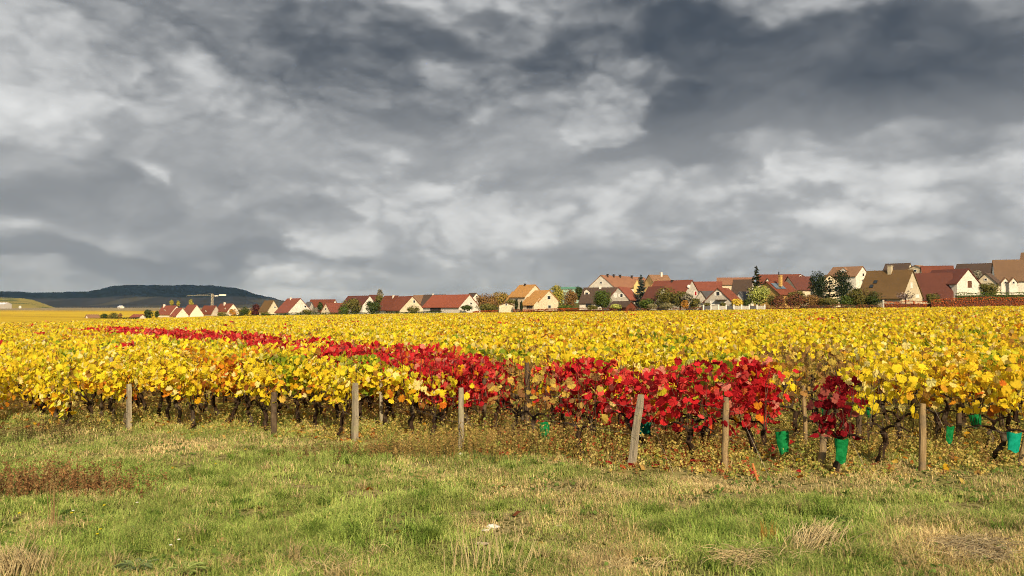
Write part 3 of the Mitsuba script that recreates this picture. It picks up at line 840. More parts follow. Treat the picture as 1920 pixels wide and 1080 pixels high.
NB = 530000
yy = 5.9 + (19.0 - 5.9) * rg.random(NB) ** 1.35
xx = rg.uniform(-1, 1, NB) * (0.62 * yy + 0.5)
dh = yhead(xx) - yy
uu = xx / yy * F + 960
keep = (dh > np.where(uu < 850, -3.5, -1.8)) & (rg.random(NB) < np.where(uu < 850, np.clip(0.75 + dh * .15, .2, 1), np.clip(0.7 + dh * 0.45, 0.12, 1))) & (rg.random(NB) < np.clip(0.35 + 2.2 * meshkit.noise(np.stack([xx * 6, yy * 6, 0 * xx], -1), 9), 0, 1))
xx, yy = xx[keep], yy[keep]
lush, dry, tall = fields(xx, yy)
bare = meshkit.fbm(np.stack([xx * 1.7, yy * 1.7, 0 * xx], -1), 3, 67)
keep = rg.random(len(xx)) < np.clip(1.15 - 2.6 * np.clip(bare - 0.56, 0, 1) * 4 - np.clip(-lush - .3, 0, 1) * .5, 0.12, 1)
xx, yy, lush, dry, tall = (q[keep] for q in (xx, yy, lush, dry, tall))
n = len(xx)
print('blades', n)
isdry = rg.random(n) < np.clip(0.24 + 0.8 * dry - 0.3 * lush, 0.04, 0.9)
green = np.array([.225, .30, .075]) * (1 - .4 * np.clip(-lush, 0, 1))[:, None] + np.clip(lush, 0, 1.2)[:, None] * np.array([.02, .06, .004])
olive = np.array([.40, .40, .145])
mixw = rg.random(n)[:, None] ** 1.5
gcol = green * (1 - mixw * .75) + olive * mixw * .75
straw = np.where(rg.random(n)[:, None] < .7, np.array([.56, .46, .24]), np.array([.38, .28, .14]))
col = np.where(isdry[:, None], straw, gcol) * rg.uniform(.7, 1.25, (n, 1)) * (0.74 + 1.1 * meshkit.fbm(np.stack([xx * 2.6, yy * 2.6, 0 * xx], -1), 3, 55))[:, None]
tuft = meshkit.fbm(np.stack([xx * 4.5, yy * 4.5, 0 * xx], -1), 2, 29)
h = np.clip(0.05 + 0.06 * np.clip(tall + .45 + .4 * lush, 0, 2.2), .03, .2) * rg.uniform(.55, 1.3, n) * (0.35 + 1.3 * tuft)
bend = h * rg.uniform(.2, 1.25, n)
wid = (0.0016 + 0.00026 * yy) * rg.uniform(.7, 1.3, n)
G1 = blades(xx, yy, h, wid, bend, col, rg)
NT = 620
ty = 5.9 + 7.5 * rg.random(NT) ** 1.6
tx = rg.uniform(-1, 1, NT) * (0.62 * ty + .4)
tl, td, tt_ = fields(tx, ty)
ok = (yhead(tx) - ty > -.2) & (rg.random(NT) < np.clip(.35 + .8 * tt_ + .4 * np.abs(tl), .05, 1))
tx, ty, tl, td, tt_ = (q[ok] for q in (tx, ty, tl, td, tt_))
nb = 46
bx, by = np.repeat(tx, nb) + rg.normal(0, .035, len(tx) * nb), np.repeat(ty, nb) + rg.normal(0, .035, len(tx) * nb)
n2 = len(bx)
th = np.repeat(np.clip(.11 + .08 * tt_ + .04 * tl, .07, .24) * rg.uniform(.7, 1.25, len(tx)), nb) * rg.uniform(.55, 1.2, n2)
tg = np.where((rg.random(len(tx)) < np.clip(.22 + .7 * td - .2 * tl, .03, .9))[:, None], np.array([.52, .43, .22]), np.array([.17, .26, .05]) + rg.uniform(-.04, .07, (len(tx), 1)) * np.array([1, .9, .3]))
tc = np.repeat(tg, nb, 0) * rg.uniform(.6, 1.3, (n2, 1))
G2 = blades(bx, by, th, (.002 + .0003 * by) * rg.uniform(.7, 1.3, n2), th * rg.uniform(.3, 1.35, n2), tc, rg)
nw = 9000
wy_ = 5.9 + 8.5 * rg.random(nw) ** 1.4
wx_ = rg.uniform(-1, 1, nw) * (0.62 * wy_ + .4)
ok = (yhead(wx_) - wy_ > -.2) & (meshkit.fbm(np.stack([wx_ * 1.4 + 3, wy_ * 1.4, 0 * wx_], -1), 3, 73) > .54)
wx_, wy_ = wx_[ok], wy_[ok]
nw = len(wx_)
G3 = scatter(LEAF2, np.stack([wx_, wy_, gz(wx_, wy_) + rg.uniform(.02, .075, nw)], -1), rg.normal(0, .5, (nw, 3)) + [0, -.3, 1], rg.normal(0, 1, (nw, 3)), rg.uniform(.025, .06, nw), np.array([.12, .19, .045]) * rg.uniform(.6, 1.5, (nw, 1)))
single('grass', shape(join([G1, G2, G3]), 'mat_grass'), 'short green and straw grass covering the verge', 'grass', None, 'stuff')

# weeds on the vineyard floor
NW = 26000
yy = 10.0 + 15 * rg.random(NW) ** 1.6
xx = rg.uniform(-1, 1, NW) * (0.62 * yy + 0.6)
dh = yhead(xx) - yy
u = xx / yy * F + 960
dens = np.clip(0.8 - dh * 1.5, 0, 1) * np.where(u > 620, 1, 0.45) * (meshkit.fbm(np.stack([xx * .8, yy * .8, 0 * xx], -1), 3, 91) > 0.42)
k_ = rg.random(NW) < dens
xx, yy, u = xx[k_], yy[k_], u[k_]
n = len(xx)
hgt = rg.gamma(3.0, 0.045, n) * np.where((u > 840) & (u < 1180), 1.9, 1) * np.where(yy < yhead(xx), .55, 1.1)
hgt = np.clip(hgt, .05, .6)
z = gz(xx, yy)
base = np.stack([xx, yy, z], -1)
lean = rg.normal(0, .25, (n, 2)) * hgt[:, None]
topp = base + np.concatenate([lean, hgt[:, None]], 1)
wcols = np.array([[.46, .38, .11], [.36, .36, .09], [.54, .43, .13], [.30, .18, .075], [.27, .34, .08], [.62, .52, .20]])
pc = wcols[rg.choice(6, n, p=[.26, .2, .22, .1, .14, .08])]
redz = (u > 900) & (u < 1420) & (rg.random(n) < .16)
pc[redz] = [.34, .09, .04]
sw = np.stack([np.full(n, .0028), 0 * xx, 0 * xx], -1)
sv = np.stack([base - sw, base + sw, topp], 1).reshape(-1, 3)
stalk = (sv, np.arange(n * 3).reshape(-1, 3), np.repeat(pc * .7, 3, 0))
kk = 9
tt = rg.uniform(.15, 1, (n, kk))
lp = base[:, None] * (1 - tt[..., None]) + topp[:, None] * tt[..., None] + rg.normal(0, .022, (n, kk, 3))
ln = rg.normal(0, .6, (n, kk, 3)) + [0, -.25, .6]
lt = rg.normal(0, .7, (n, kk, 3)) + [0, 0, .3]
lc = np.repeat(pc[:, None], kk, 1) * rg.uniform(.7, 1.35, (n, kk, 1))
lw = scatter(LEAF2, lp.reshape(-1, 3), ln.reshape(-1, 3), lt.reshape(-1, 3), rg.uniform(.018, .042, n * kk), lc.reshape(-1, 3))
single('weeds', shape(join([stalk, lw]), 'mat_grass'), 'dry ochre weeds under the vines along the edge of the grass', 'weeds', None, 'stuff')

NF = 9000
yy = 7.6 + 18 * rg.random(NF) ** 1.4
xx = rg.uniform(-1, 1, NF) * (0.62 * yy + .6)
dh = yhead(xx) - yy
k_ = rg.random(NF) < np.clip(.55 - dh * .9, 0.012, 1)
xx, yy = xx[k_], yy[k_]
n = len(xx)
u = xx / yy * F + 960
fc = pick('orange', n, rg) * np.array([.8, .85, 1.3])
pk = rg.random(n)
fc[pk < .35] = pick('brown', (pk < .35).sum(), rg)
fc[pk > .88] = [.62, .44, .2]
rz = (u > 850) & (u < 1500) & (rg.random(n) < .4) & (yy > yhead(xx) - .6)
fc[rz] = pick('red', rz.sum(), rg) * .8
pos = np.stack([xx, yy, gz(xx, yy) + rg.uniform(.008, .05, n)], -1)
single('fallen_leaves', shape(scatter(LEAF1, pos, rg.normal(0, .45, (n, 3)) + [0, 0, 1], rg.normal(0, 1, (n, 3)), rg.uniform(.06, .12, n), fc), 'mat_leaf'), 'fallen yellow and red vine leaves lying under the rows', 'leaves', None, 'stuff')

# dead rust-brown dock patch on the left
def dead_patch(px, py, rx, ry, n, hm, cols, label, name='dead_weeds'):
    x0, y0 = at_ground(px, py)
    a = at_ground(px + rx, py)[0] - x0
    b = abs(at_ground(px, py - ry)[1] - y0)
    q = rg.normal(0, .5, (n, 2)) * [a, b]
    x, y = x0 + q[:, 0], y0 + q[:, 1]
    hh = hm * rg.uniform(.4, 1.15, n)
    base = np.stack([x, y, gz(x, y)], -1)
    top = base + np.concatenate([rg.normal(0, .16, (n, 2)) * hh[:, None], hh[:, None]], 1)
    sw = np.stack([np.full(n, .004), 0 * x, 0 * x], -1)
    pc = np.array(cols)[rg.choice(len(cols), n)]
    st = (np.stack([base - sw, base + sw, top], 1).reshape(-1, 3), np.arange(n * 3).reshape(-1, 3), np.repeat(pc * .7, 3, 0))
    kk = 16
    tt = rg.uniform(.25, 1.02, (n, kk))
    lp = base[:, None] * (1 - tt[..., None]) + top[:, None] * tt[..., None] + rg.normal(0, .014, (n, kk, 3))
    lc = np.repeat(pc[:, None], kk, 1) * rg.uniform(.6, 1.4, (n, kk, 1))
    le = scatter(LEAF2, lp.reshape(-1, 3), rg.normal(0, 1, (n * kk, 3)), rg.normal(0, .6, (n * kk, 3)) + [0, 0, .5], rg.uniform(.014, .03, n * kk), lc.reshape(-1, 3))
    single(name, shape(join([st, le]), 'mat_grass'), label, 'weeds', None, 'stuff')


RUST = [(.28, .15, .07), (.22, .115, .055), (.34, .20, .09), (.30, .23, .10)]
dead_patch(60, 912, 170, 20, 300, .36, RUST, 'rust-brown dead weeds standing in the grass at the left border')
dead_patch(200, 905, 120, 16, 60, .22, RUST, 'thin fringe of rust-brown weeds right of the dense dead clump')
dead_patch(90, 805, 120, 18, 150, .34, [(.09, .08, .03), (.13, .11, .04), (.16, .12, .06)], 'dark tangled weeds under the leftmost yellow vines')
OCH = [(.36, .25, .09), (.28, .19, .07), (.44, .32, .12), (.30, .27, .08)]
dead_patch(960, 850, 210, 20, 420, .42, OCH, 'tall ochre weeds between the pale grey post and the leaning post')
dead_patch(800, 845, 120, 14, 160, .3, OCH, 'ochre weeds left of the pale grey post')
dead_patch(1270, 850, 120, 14, 200, .26, OCH, 'ochre weeds under the red vines by the leaning post')
dead_patch(1640, 850, 260, 22, 420, .3, OCH, 'ochre weeds among the green guards on the right')
dead_patch(690, 850, 150, 14, 150, .22, [(.22, .15, .07), (.3, .2, .08), (.18, .16, .05)], 'dry brown weeds around the thick square post')


def straw(px, py, rx, n, lmax, up, label, name='straw_tuft', curve=.6, rad=.0032, cols=((.66, .57, .34), (.58, .48, .27), (.46, .37, .21)), az=None, spread=3.2):
    rad = rad * (1.2 if curve > .4 else .9)
    x0, y0 = at_ground(px, py)
    a = at_ground(px + rx, py)[0] - x0
    parts = []
    for _ in range(n):
        bx, by = x0 + rg.normal(0, a * .45), y0 + rg.normal(0, abs(a) * .35)
        an = rg.uniform(-spread, spread) if az is None else az + rg.normal(0, .5)
        L = lmax * rg.uniform(.45, 1)
        k = np.linspace(0, 1, 6)
        d = np.array([math.cos(an), math.sin(an)])
        ho = L * (1 - up) * k
        ve = L * up * (k - curve * k * k * rg.uniform(.6, 1.1))
        pts = np.stack([bx + d[0] * ho, by + d[1] * ho, gz(bx, by) + np.maximum(ve, 0) + .035], -1)
        v, f = tube(pts, np.linspace(rad, rad * .4, 6), 3)
        parts.append((v, f, np.repeat([np.array(cols[rg.integers(len(cols))]) * rg.uniform(.8, 1.2)], len(v), 0)))
    single(name, shape(join(parts), 'mat_grass'), label, 'dry grass', None, 'stuff')


straw(1405, 1062, 80, 300, .5, .46, 'flattened pale straw tuft at the bottom right of the middle', curve=.95)
straw(1520, 1052, 50, 240, .6, .66, 'leaning dry grass tuft beside the flattened straw', az=.7)
straw(1440, 1040, 18, 34, .34, .88, 'small upright orange-brown grass tuft between straw tufts', cols=((.36, .2, .05), (.42, .24, .06)), curve=.2)
straw(885, 1085, 70, 30, .7, .86, 'tall thin dry stalks at the bottom middle', curve=.25)
straw(980, 1080, 60, 16, .5, .75, 'few dry stalks leaning right of the tall thin ones', curve=.2, az=.3)
straw(100, 985, 8, 14, .55, .93, 'tall bare forked stalk in front of the rust-brown weeds', curve=.1, rad=.004, cols=((.34, .24, .12), (.4, .28, .14)))
straw(30, 1075, 60, 220, .5, .8, 'dry grass clump in the bottom left corner', curve=.5)
straw(1830, 1062, 90, 420, .38, .45, 'tangled dead grass in the bottom right corner', curve=.8, cols=((.46, .39, .25), (.32, .25, .16), (.56, .48, .32)))
straw(620, 1072, 110, 90, .34, .6, 'dry bent grass at the bottom left of the middle', curve=.6)
straw(1180, 1065, 120, 70, .22, .5, 'sparse straw on the bare patch at the bottom', curve=.7)


def rosette(px, py, size, n, col, label):
    x0, y0 = at_ground(px, py)
    g = float(gz(x0, y0)) + .015
    t = thing('rosette_plant', label, 'plant')
    for k in range(n):
        an = 2 * math.pi * k / n + rg.normal(0, .25)
        L = size * rg.uniform(.7, 1.1)
        s_ = np.linspace(0, 1, 7)
        d, sd = np.array([math.cos(an), math.sin(an), 0]), np.array([-math.sin(an), math.cos(an), 0])
        el = rg.uniform(.35, .9)
        mid = np.array([x0, y0, g + .01]) + d * (L * s_ * math.cos(el * .8))[:, None] + np.array([0, 0, 1.0]) * (L * math.sin(el) * (s_ - .75 * s_ ** 2))[:, None]
        w = L * .10 * np.sin(np.pi * np.clip(s_ * .93 + .06, 0, 1)) * (1 + .22 * np.array([0, 1, -1, 1, -1, 1, 0]))
        v = np.stack([mid - sd * w[:, None] + [0, 0, .015], mid, mid + sd * w[:, None] + [0, 0, .015]], 1).reshape(-1, 3)
        cc = np.repeat([np.array(col) * rg.uniform(.8, 1.2)], len(v), 0)
        put('leaf', shape((v, grid_faces(7, 3), cc), 'mat_grass', True), t)


rosette(345, 1062, .21, 20, (.30, .38, .12), 'pale green broad-leaved rosette at the bottom left')
rosette(255, 1058, .21, 24, (.20, .27, .12), 'dark grey-green rosette left of the pale one')
rosette(240, 1030, .2, 16, (.22, .32, .07), 'leafy green plant behind the dark rosette')
rosette(1570, 1000, .2, 16, (.12, .19, .05), 'dark green leafy clump in the grass on the right')


def flowers(pts):
    for px, py, c, label in pts:
        x, y = at_ground(px, py + 12)
        g = float(gz(x, y))
        t = thing('wild_flower', label, 'flower')
        hh = .11
        put('stem', shape((*tube(np.array([[x, y, g], [x + .005, y, g + hh * .6], [x, y, g + hh]]), .0022, 4), np.full((12, 3), [.1, .16, .03])), 'mat_grass'), t)
        pv, pf = LEAF2
        an = np.linspace(0, 2 * np.pi, 10)[:-1]
        pos = np.stack([x + .008 * np.cos(an), y + .008 * np.sin(an), np.full(9, g + hh + .004)], -1)
        put('bloom', shape(scatter(LEAF2, pos, np.stack([.4 * np.cos(an), .4 * np.sin(an) - .5, 1 + 0 * an], -1), np.stack([np.cos(an), np.sin(an), .3 + 0 * an], -1), .015, np.repeat([c], 9, 0)), 'mat_grass'), t)


Yf, Wf = (.75, .6, .02), (.75, .75, .7)
flowers([(188, 994, Yf, 'upper yellow flower of the pair at the lower left'), (182, 1003, Yf, 'lower yellow flower of the pair at the lower left'), (36, 956, Yf, 'lone yellow flower near the left border'),
         (134, 962, Yf, 'yellow flower beside the white ones on the left'), (137, 957, Wf, 'white flower in the small cluster on the left'), (195, 943, Yf, 'small yellow flower above the pair on the left'),
         (257, 937, Wf, 'single white flower left of the middle grass'), (460, 836, Yf, 'yellow flower by the vine edge on the left'), (404, 859, Yf, 'tiny yellow flower in the grass below the vines'),
         (335, 1010, Wf, 'upper white daisy at the lower left'), (320, 1018, Wf, 'lower white daisy at the lower left')])

# pale stones and scraps
def stone(px, py, size, mat, label, flat=.4):
    x, y = at_ground(px, py)
    s = trimesh.creation.icosphere(2)
    v = np.array(s.vertices)
    v = v * (1 + 1.3 * (meshkit.fbm(v * 1.6 + px, 3, 4) - .5))[:, None] * np.array([1.3, .8, flat]) * size
    single('stone', mikit.ply((v + [x, y, float(gz(x, y)) + size * flat * .3 + .012], np.array(s.faces)), mat, 25), label, 'stone')


stone(925, 990, .045, 'mat_white', 'white flat stone in the grass at the bottom middle', .6)
stone(911, 995, .03, 'mat_white', 'small pale stone touching the white flat one', .3)
stone(905, 1026, .045, 'mat_stone', 'pale stone on the bare soil below the white one', .2)
stone(1048, 994, .025, 'mat_stone', 'small pale stone right of the white flat one', .4)
stone(865, 852, .03, 'mat_white', 'round whitish stone at the edge of the weeds', .8)

# ---------------------------------------------------------------- village houses
def prism(W, L, hw, rise, a, r, base, down=4.0):
    """House body: gable prism, near gable at base, ridge running along r."""
    h = W / 2
    pr = [(-h, -down), (h, -down), (h, hw), (0, hw + rise), (-h, hw)]
    v = []
    for s in (0, L):
        for q, z in pr: v.append(base + a * q + r * s + np.array([0, 0, z]))
    f = [[0, 1, 2], [0, 2, 4], [2, 3, 4], [5, 7, 6], [5, 9, 7], [7, 9, 8]]
    for i in range(5):
        j = (i + 1) % 5
        f += [[i, 5 + i, 5 + j], [i, 5 + j, j]]
    return np.array(v), np.array(f)


def slab_roof(W, L, hw, rise, a, r, base, eave=.45, verge=.25, thick=.2, lift=.02):
    v, f = [], []
    sl = rise / (W / 2)
    for sg in (-1, 1):
        o = len(v)
        for s in (-verge, L + verge):
            for q, zt in ((0, hw + rise), (W / 2 + eave, hw - sl * eave)):
                for dz in (lift, lift + thick):
                    v.append(base + a * sg * q + r * s + np.array([0, 0, zt + dz]))
        b = np.array([[0, 1, 3], [0, 3, 2], [4, 6, 7], [4, 7, 5], [0, 4, 5], [0, 5, 1], [2, 3, 7], [2, 7, 6], [0, 2, 6], [0, 6, 4], [1, 5, 7], [1, 7, 3]]) + o
        f.append(b)
    return np.array(v), np.vstack(f)


def house(label, apex, D, phi, wpx, lpx, rpx, hpx, roof, wall, wins=(), chim=(), name='house', cat='house', parent=None, pre='', dorm=(), side=(), eave=.45, group=None):
    """Gable house surveyed from the photo: apex pixel of the near gable, its distance, heading of the gable (degrees towards +X), and sizes in photo pixels."""
    s = F / D
    if not wins and not parent and wpx > 20 and D < 380: wins = [(0, rpx * .62, 3, 3.6, 'glass')]
    if not side and not parent and lpx > 22 and D < 300: side = [(lpx / F * D / abs(math.sin(math.radians(phi))) * .4, hpx / F * D * .55, 1.1, 1.1, 'glass')]
    ph = math.radians(phi)
    g, a, r = np.array([math.sin(ph), -math.cos(ph), 0]), np.array([math.cos(ph), math.sin(ph), 0]), -np.array([math.sin(ph), -math.cos(ph), 0])
    W, L, rise, hw = wpx / s / max(.2, abs(math.cos(ph))), lpx / s / max(.2, abs(math.sin(ph))), rpx / s, hpx / s
    ap = P(apex[0], apex[1], D)
    base = ap - [0, 0, rise + hw]
    t = parent or thing(name, label, cat, group)
    wk = put(pre + 'wall', mikit.ply(prism(W, L, hw, rise, a, r, base), wall), t)
    rk = put(pre + 'roof', mikit.ply(slab_roof(W, L, hw, rise, a, r, base, eave), roof), t)
    rot = np.stack([a, g, [0, 0, 1]], 1)
    for dx, dy, w, h, kind in wins:                                # gable windows: offset from the apex in photo pixels
        c = ap + a * (dx / s / math.cos(ph)) - [0, 0, dy / s] + g * .03
        w_, h_ = w / s / math.cos(ph) / 2, h / s / 2
        fr = join([box(c + a * sg * (w_ + .05), (.06, .06, h_ + .11), rot) for sg in (-1, 1)] + [box(c + np.array([0, 0, sg * (h_ + .05)]), (w_ - .012, .055, .06), rot) for sg in (-1, 1)])
        wn = put('window', mikit.ply(fr, 'win_white' if kind != 'brown' else 'win_brown'), t)
        put('pane', mikit.ply(box(c, (w_ - .003, .02, h_ - .003), rot), {'glass': 'win_glass', 'white': 'win_white', 'brown': 'win_brown', 'red': 'win_red', 'shut': 'win_glass'}[kind]), wn)
        if kind == 'shut':
            for sg in (-1, 1): put('shutter', mikit.ply(box(c + a * sg * (w_ * 1.5 + .14), (w_ * .5, .04, h_), rot), 'win_white'), wn)
    sg = -1 if phi > 0 else 1
    for along, dz, w, h, kind in side:                             # openings in the long wall that shows; along: metres from the near gable
        c = base + a * sg * (W / 2 + .02) + r * along + [0, 0, dz]
        dk = put('door' if h > 1.7 else 'window', mikit.ply(box(c, (.04, w / 2, h / 2), rot), {'dark': 'win_dark', 'white': 'win_white', 'glass': 'win_glass', 'brown': 'win_brown'}[kind]), t)
    for along, off, w, h, mat in chim:                             # chimneys on the ridge line; off: metres towards the side that shows
        sl = rise / (W / 2)
        c = base + r * along + a * sg * off + [0, 0, hw + rise - sl * off]
        put('chimney', mikit.ply(join([box(c + [0, 0, h / 2 - .3], (w / 2, w / 2 * .8, h / 2 + .3), rot), box(c + [0, 0, h + .06], (w / 2 + .08, w / 2 * .8 + .08, .06), rot)]), mat), rk if not pre else t)
    for along, off, w, h, mat in dorm:                             # dormers on the slope that shows
        sl = rise / (W / 2)
        c = base + a * sg * (off + .2) + r * along + [0, 0, hw + rise - sl * off - .25]
        dk = put('dormer', mikit.ply(prism(w, off * .95 + .4, h, w * .42, r * sg, -a * sg, c + np.array([0, 0, -.3]), .5), mat), t)
        put('dormer_roof', mikit.ply(slab_roof(w, off * .95 + .4, h, w * .42, r * sg, -a * sg, c + np.array([0, 0, -.3]), .15, .15, .1), roof), dk)
        put('pane', mikit.ply(box(c + a * sg * .03 + [0, 0, h * .45 - .3], (.03, w * .25, h * .35), rot), 'win_glass'), dk)
    return t, dict(W=W, L=L, rise=rise, hw=hw, a=a, r=r, g=g, base=base, ap=ap, rot=rot, sg=sg, s=s)


hs = house
# far left
hs('tiny white hut with a tan roof at the left end of the low wall', (163, 590.5), 340, -45, 9, 14, 4.5, 9, 'roof_tan', 'wall_white', name='hut', cat='hut')
hs('low white outbuilding with red roof left of the dark round trees', (267, 590), 390, 60, 7, 22, 4.5, 6, 'roof_red', 'wall_white', name='outbuilding', cat='building')
hs('red-roofed terrace house nearest the dark round trees', (331, 573.5), 440, 45, 17, 42, 15, 9, 'roof_red', 'wall_white', chim=[(14, .5, .9, 1.4, 'wall_white')], dorm=[(9, 2.0, 1.3, 1.0, 'wall_white')])
hs('low red-roofed house with slanting white gable in front of the terrace', (342, 578), 425, 45, 17, 18, 14, 7, 'roof_red', 'wall_white')
hs('red-roofed terrace house with the broad white gable at the middle left', (369, 572), 430, 45, 19, 27, 18, 7, 'roof_red', 'wall_white')
hs('dark red terrace house with two small dormers left of the maroon tree', (405, 573.5), 440, 50, 12, 32, 14, 8, 'roof_brownred', 'wall_grey', dorm=[(6, 2.0, 1.3, 1.0, 'wall_white')])
hs('brown-roofed house with a white chimney behind the orange bush', (437, 570), 435, 42, 16, 38, 13, 12, 'roof_brownred', 'wall_white', chim=[(9, .5, .9, 1.4, 'wall_white')], dorm=[(4, 2.2, 1.4, 1.0, 'wall_white')])
hs('tan-roofed house just left of the large red-roofed gable house', (513, 564), 352, 42, 17, 24, 18, 9, 'roof_olive', 'wall_cream', wins=[(2, 12, 2, 3, 'glass')])
hs('red-roofed house with white gable standing left of a grey roof', (563, 560), 330, 38, 38, 36, 25, 13, 'roof_red', 'wall_white', wins=[(-4, 16, 5, 4.5, 'white'), (8, 15, 3, 3.6, 'glass')], side=[(2, 1.2, 1.2, 1.2, 'glass')], chim=[(8, .4, .6, .9, 'wall_white')])
hs('long dull red roof behind the small cream gable house', (628, 562), 372, 60, 14, 52, 20, 10, 'roof_brownred', 'wall_white')
hs('small grey-roofed house between two red roofs', (584, 567), 345, 55, 10, 10, 14, 10, 'roof_grey', 'wall_grey')
hs('small house with cream front gable and red roof falling right', (611, 569), 326, -35, 22, 24, 17, 9, 'roof_red', 'wall_cream')
hs('dark red house with pale gable behind the olive trees', (693, 555), 342, 40, 23, 52, 17, 20, 'roof_darkred', 'wall_white', wins=[(-2, 13, 2.5, 3, 'glass')])
hs('dark roof ridge behind the dark green tree', (713, 553.5), 365, 60, 9, 22, 14, 10, 'roof_darkred', 'wall_grey')
hs('brown-red roofed house left of its twin, with white gable edge', (747, 555), 326, 40, 24, 31, 24, 10, 'roof_brownred', 'wall_white', chim=[(3, .4, .7, .9, 'wall_white')], side=[(3, 1.2, 1.4, 1.2, 'glass')])
hs('brown-red roofed house with cream gable and upper window, right of its twin', (773, 556), 316, 38, 42, 29, 25, 10, 'roof_brownred', 'wall_cream', wins=[(3, 9.5, 3, 5, 'glass')], side=[(2, 1.2, 1.5, 1.3, 'glass')])
hs('tan roof behind the twin brown-red houses', (806, 554), 365, 62, 18, 32, 20, 10, 'roof_tan', 'wall_cream')
hs('dark brown roof behind the bright red house', (835, 553), 352, 60, 12, 42, 20, 10, 'roof_brown', 'wall_white', chim=[(6, .3, .6, 1.0, 'wall_white')])
_, q = hs('long house with bright red roof and white walls left of centre', (880, 553), 285, 42, 36, 76, 22, 11, 'roof_bright', 'wall_white', side=[(13, 1.1, 6.0, 1.9, 'dark')], wins=[(3, 16, 3, 3, 'glass')])
hs('small dark-roofed house peeping over the bright red roof', (893, 550), 322, 30, 16, 14, 10, 10, 'roof_brown', 'wall_white')
# yellow roofed villa
t, q = hs('cream villa with stepped yellow-orange roofs in the middle', (1003, 534.5), 262, 40, 37, 28, 21, 26, 'roof_yellow', 'wall_cream', wins=[(-6, 24, 3, 5, 'glass')], side=[(2, 1.4, 1.0, 2.1, 'dark'), (4, 3.0, .9, 1.0, 'glass')], chim=[(4.3, .3, .5, .7, 'win_dark')], name='villa', cat='house')
hs('', (1029, 545), 256, 40, 37, 24, 19, 17, 'roof_yellow', 'wall_cream', wins=[(0, 13, 5.5, 6, 'glass'), (1, 30, 5, 5, 'glass')], parent=t, pre='wing_')
hs('', (1012, 557.5), 254, 40, 22, 22, 13, 9, 'roof_yellow', 'wall_cream', parent=t, pre='porch_', side=[(2, .9, 2.6, 1.5, 'dark')])
hs('', (973, 547.5), 266, 40, 28, 12, 19, 12, 'roof_yellow', 'wall_cream', parent=t, pre='annex_')
hs('white garage with flat-pitched roof left of the yellow-roofed villa', (949, 568.5), 256, 8, 26, 2.2, 4, 9, 'roof_olive', 'wall_cream', name='garage', cat='garage')
hs('pale green hall far behind the trees in the middle', (1086, 538.5), 430, 72, 6, 36, 3, 12, 'roof_teal', 'wall_teal', name='hall', cat='building')
# brown roofed house and the big building
t, q = hs('brown-roofed house with a white dormer behind a green tree', (1160, 540), 227, 68, 24, 62, 27, 12, 'roof_brown', 'wall_white', side=[(7, 1.0, 1.5, 1.1, 'glass'), (4.5, 1.0, 1.2, 1.1, 'glass')], dorm=[(8.2, 2.0, 1.5, 1.3, 'wall_white')], chim=[(5.0, .2, .7, .8, 'wall_white')])
hs('house with grey front gable, two windows and red roof to its right', (1160, 539), 218, -25, 35, 28, 21, 9, 'roof_red', 'wall_grey', wins=[(-6, 15, 4.5, 7, 'white'), (5, 15, 4.5, 6, 'shut')])
t, q = hs('large orange-brown roofed building with big white gable and roof vents', (1127, 516.5), 332, -40, 44, 98, 22, 14, 'roof_orange', 'wall_white', name='building', cat='building')
for al in (3.2, 7.6, 12.2, 21.0):
    c = q['ap'] + q['r'] * al + q['a'] * .9 + [0, 0, -.3]
    put('roof_vent', mikit.ply(join([box(c, (.28, .28, .75), q['rot']), box(c + [0, 0, .85], (.42, .42, .1), q['rot'])]), 'win_dark'), t)
hs('small yellow gable right of the blue-green conifer', (1231, 524.5), 322, -20, 21, 10, 12, 14, 'roof_orange', 'wall_yellow')
hs('orange-tan roof with a white chimney at the right end of the large building', (1217, 516), 338, -70, 12, 36, 14, 14, 'roof_tan', 'wall_yellow', chim=[(5.2, .4, 1.0, 1.4, 'wall_white')])
hs('narrow pale yellow gable half hidden by the conifer', (1195, 524), 322, -15, 13, 8, 12, 22, 'roof_orange', 'wall_yellow')
t, q = hs('red-roofed house with grey gable and a red shutter', (1297, 526), 216, 40, 30, 57, 22, 16, 'roof_red', 'wall_grey', wins=[(8.5, 24, 4.5, 7.5, 'red')], chim=[(6, .3, .5, .5, 'win_dark')])
dsh = trimesh.creation.uv_sphere(.42, count=[8, 12])
dsh.apply_scale([1, .25, 1])
dc = P(1291.5, 537, 214.5)
put('dish', mikit.ply((np.array(dsh.vertices) + dc, np.array(dsh.faces)), 'win_white', True), t)
hs('low dark red roof under the olive tree beside the conifer', (1243, 538), 210, 45, 42, 22, 31, 7, 'roof_darkred', 'wall_grey')
hs('dark brown lean-to between the red-shutter house and the grey house', (1314, 546), 206, -12, 17, 10, 13, 15, 'roof_brown', 'wall_grey')
hs('red-brown garden shed with brown roof in front of the conifer', (1183, 566), 205, 35, 19, 28, 8.5, 9, 'roof_brown', 'wall_redwood', name='garden_shed', cat='shed')
hs('red roof right behind the red-shutter house', (1352, 529), 230, 72, 10, 49, 20, 12, 'roof_red', 'wall_white')
t, q = hs('grey-walled house with central gable window and reddish roof right', (1346, 541), 200, -35, 43, 31, 24, 13, 'roof_brownred', 'wall_grey', wins=[(0, 10, 5, 7, 'shut'), (-9, 27, 6, 6, 'white'), (8, 27, 8, 5, 'white')])
c = q['ap'] + q['a'] * (6 / q['s'] / math.cos(math.radians(35))) - [0, 0, 21.5 / q['s']] + q['g'] * .5
put('canopy', mikit.ply(box(c, (1.3, .5, .09), q['rot']), 'roof_brown'), t)
hs('dark grey roof left of the grey-walled house', (1339, 547), 206, 60, 10, 24, 18, 8, 'roof_grey', 'wall_grey')
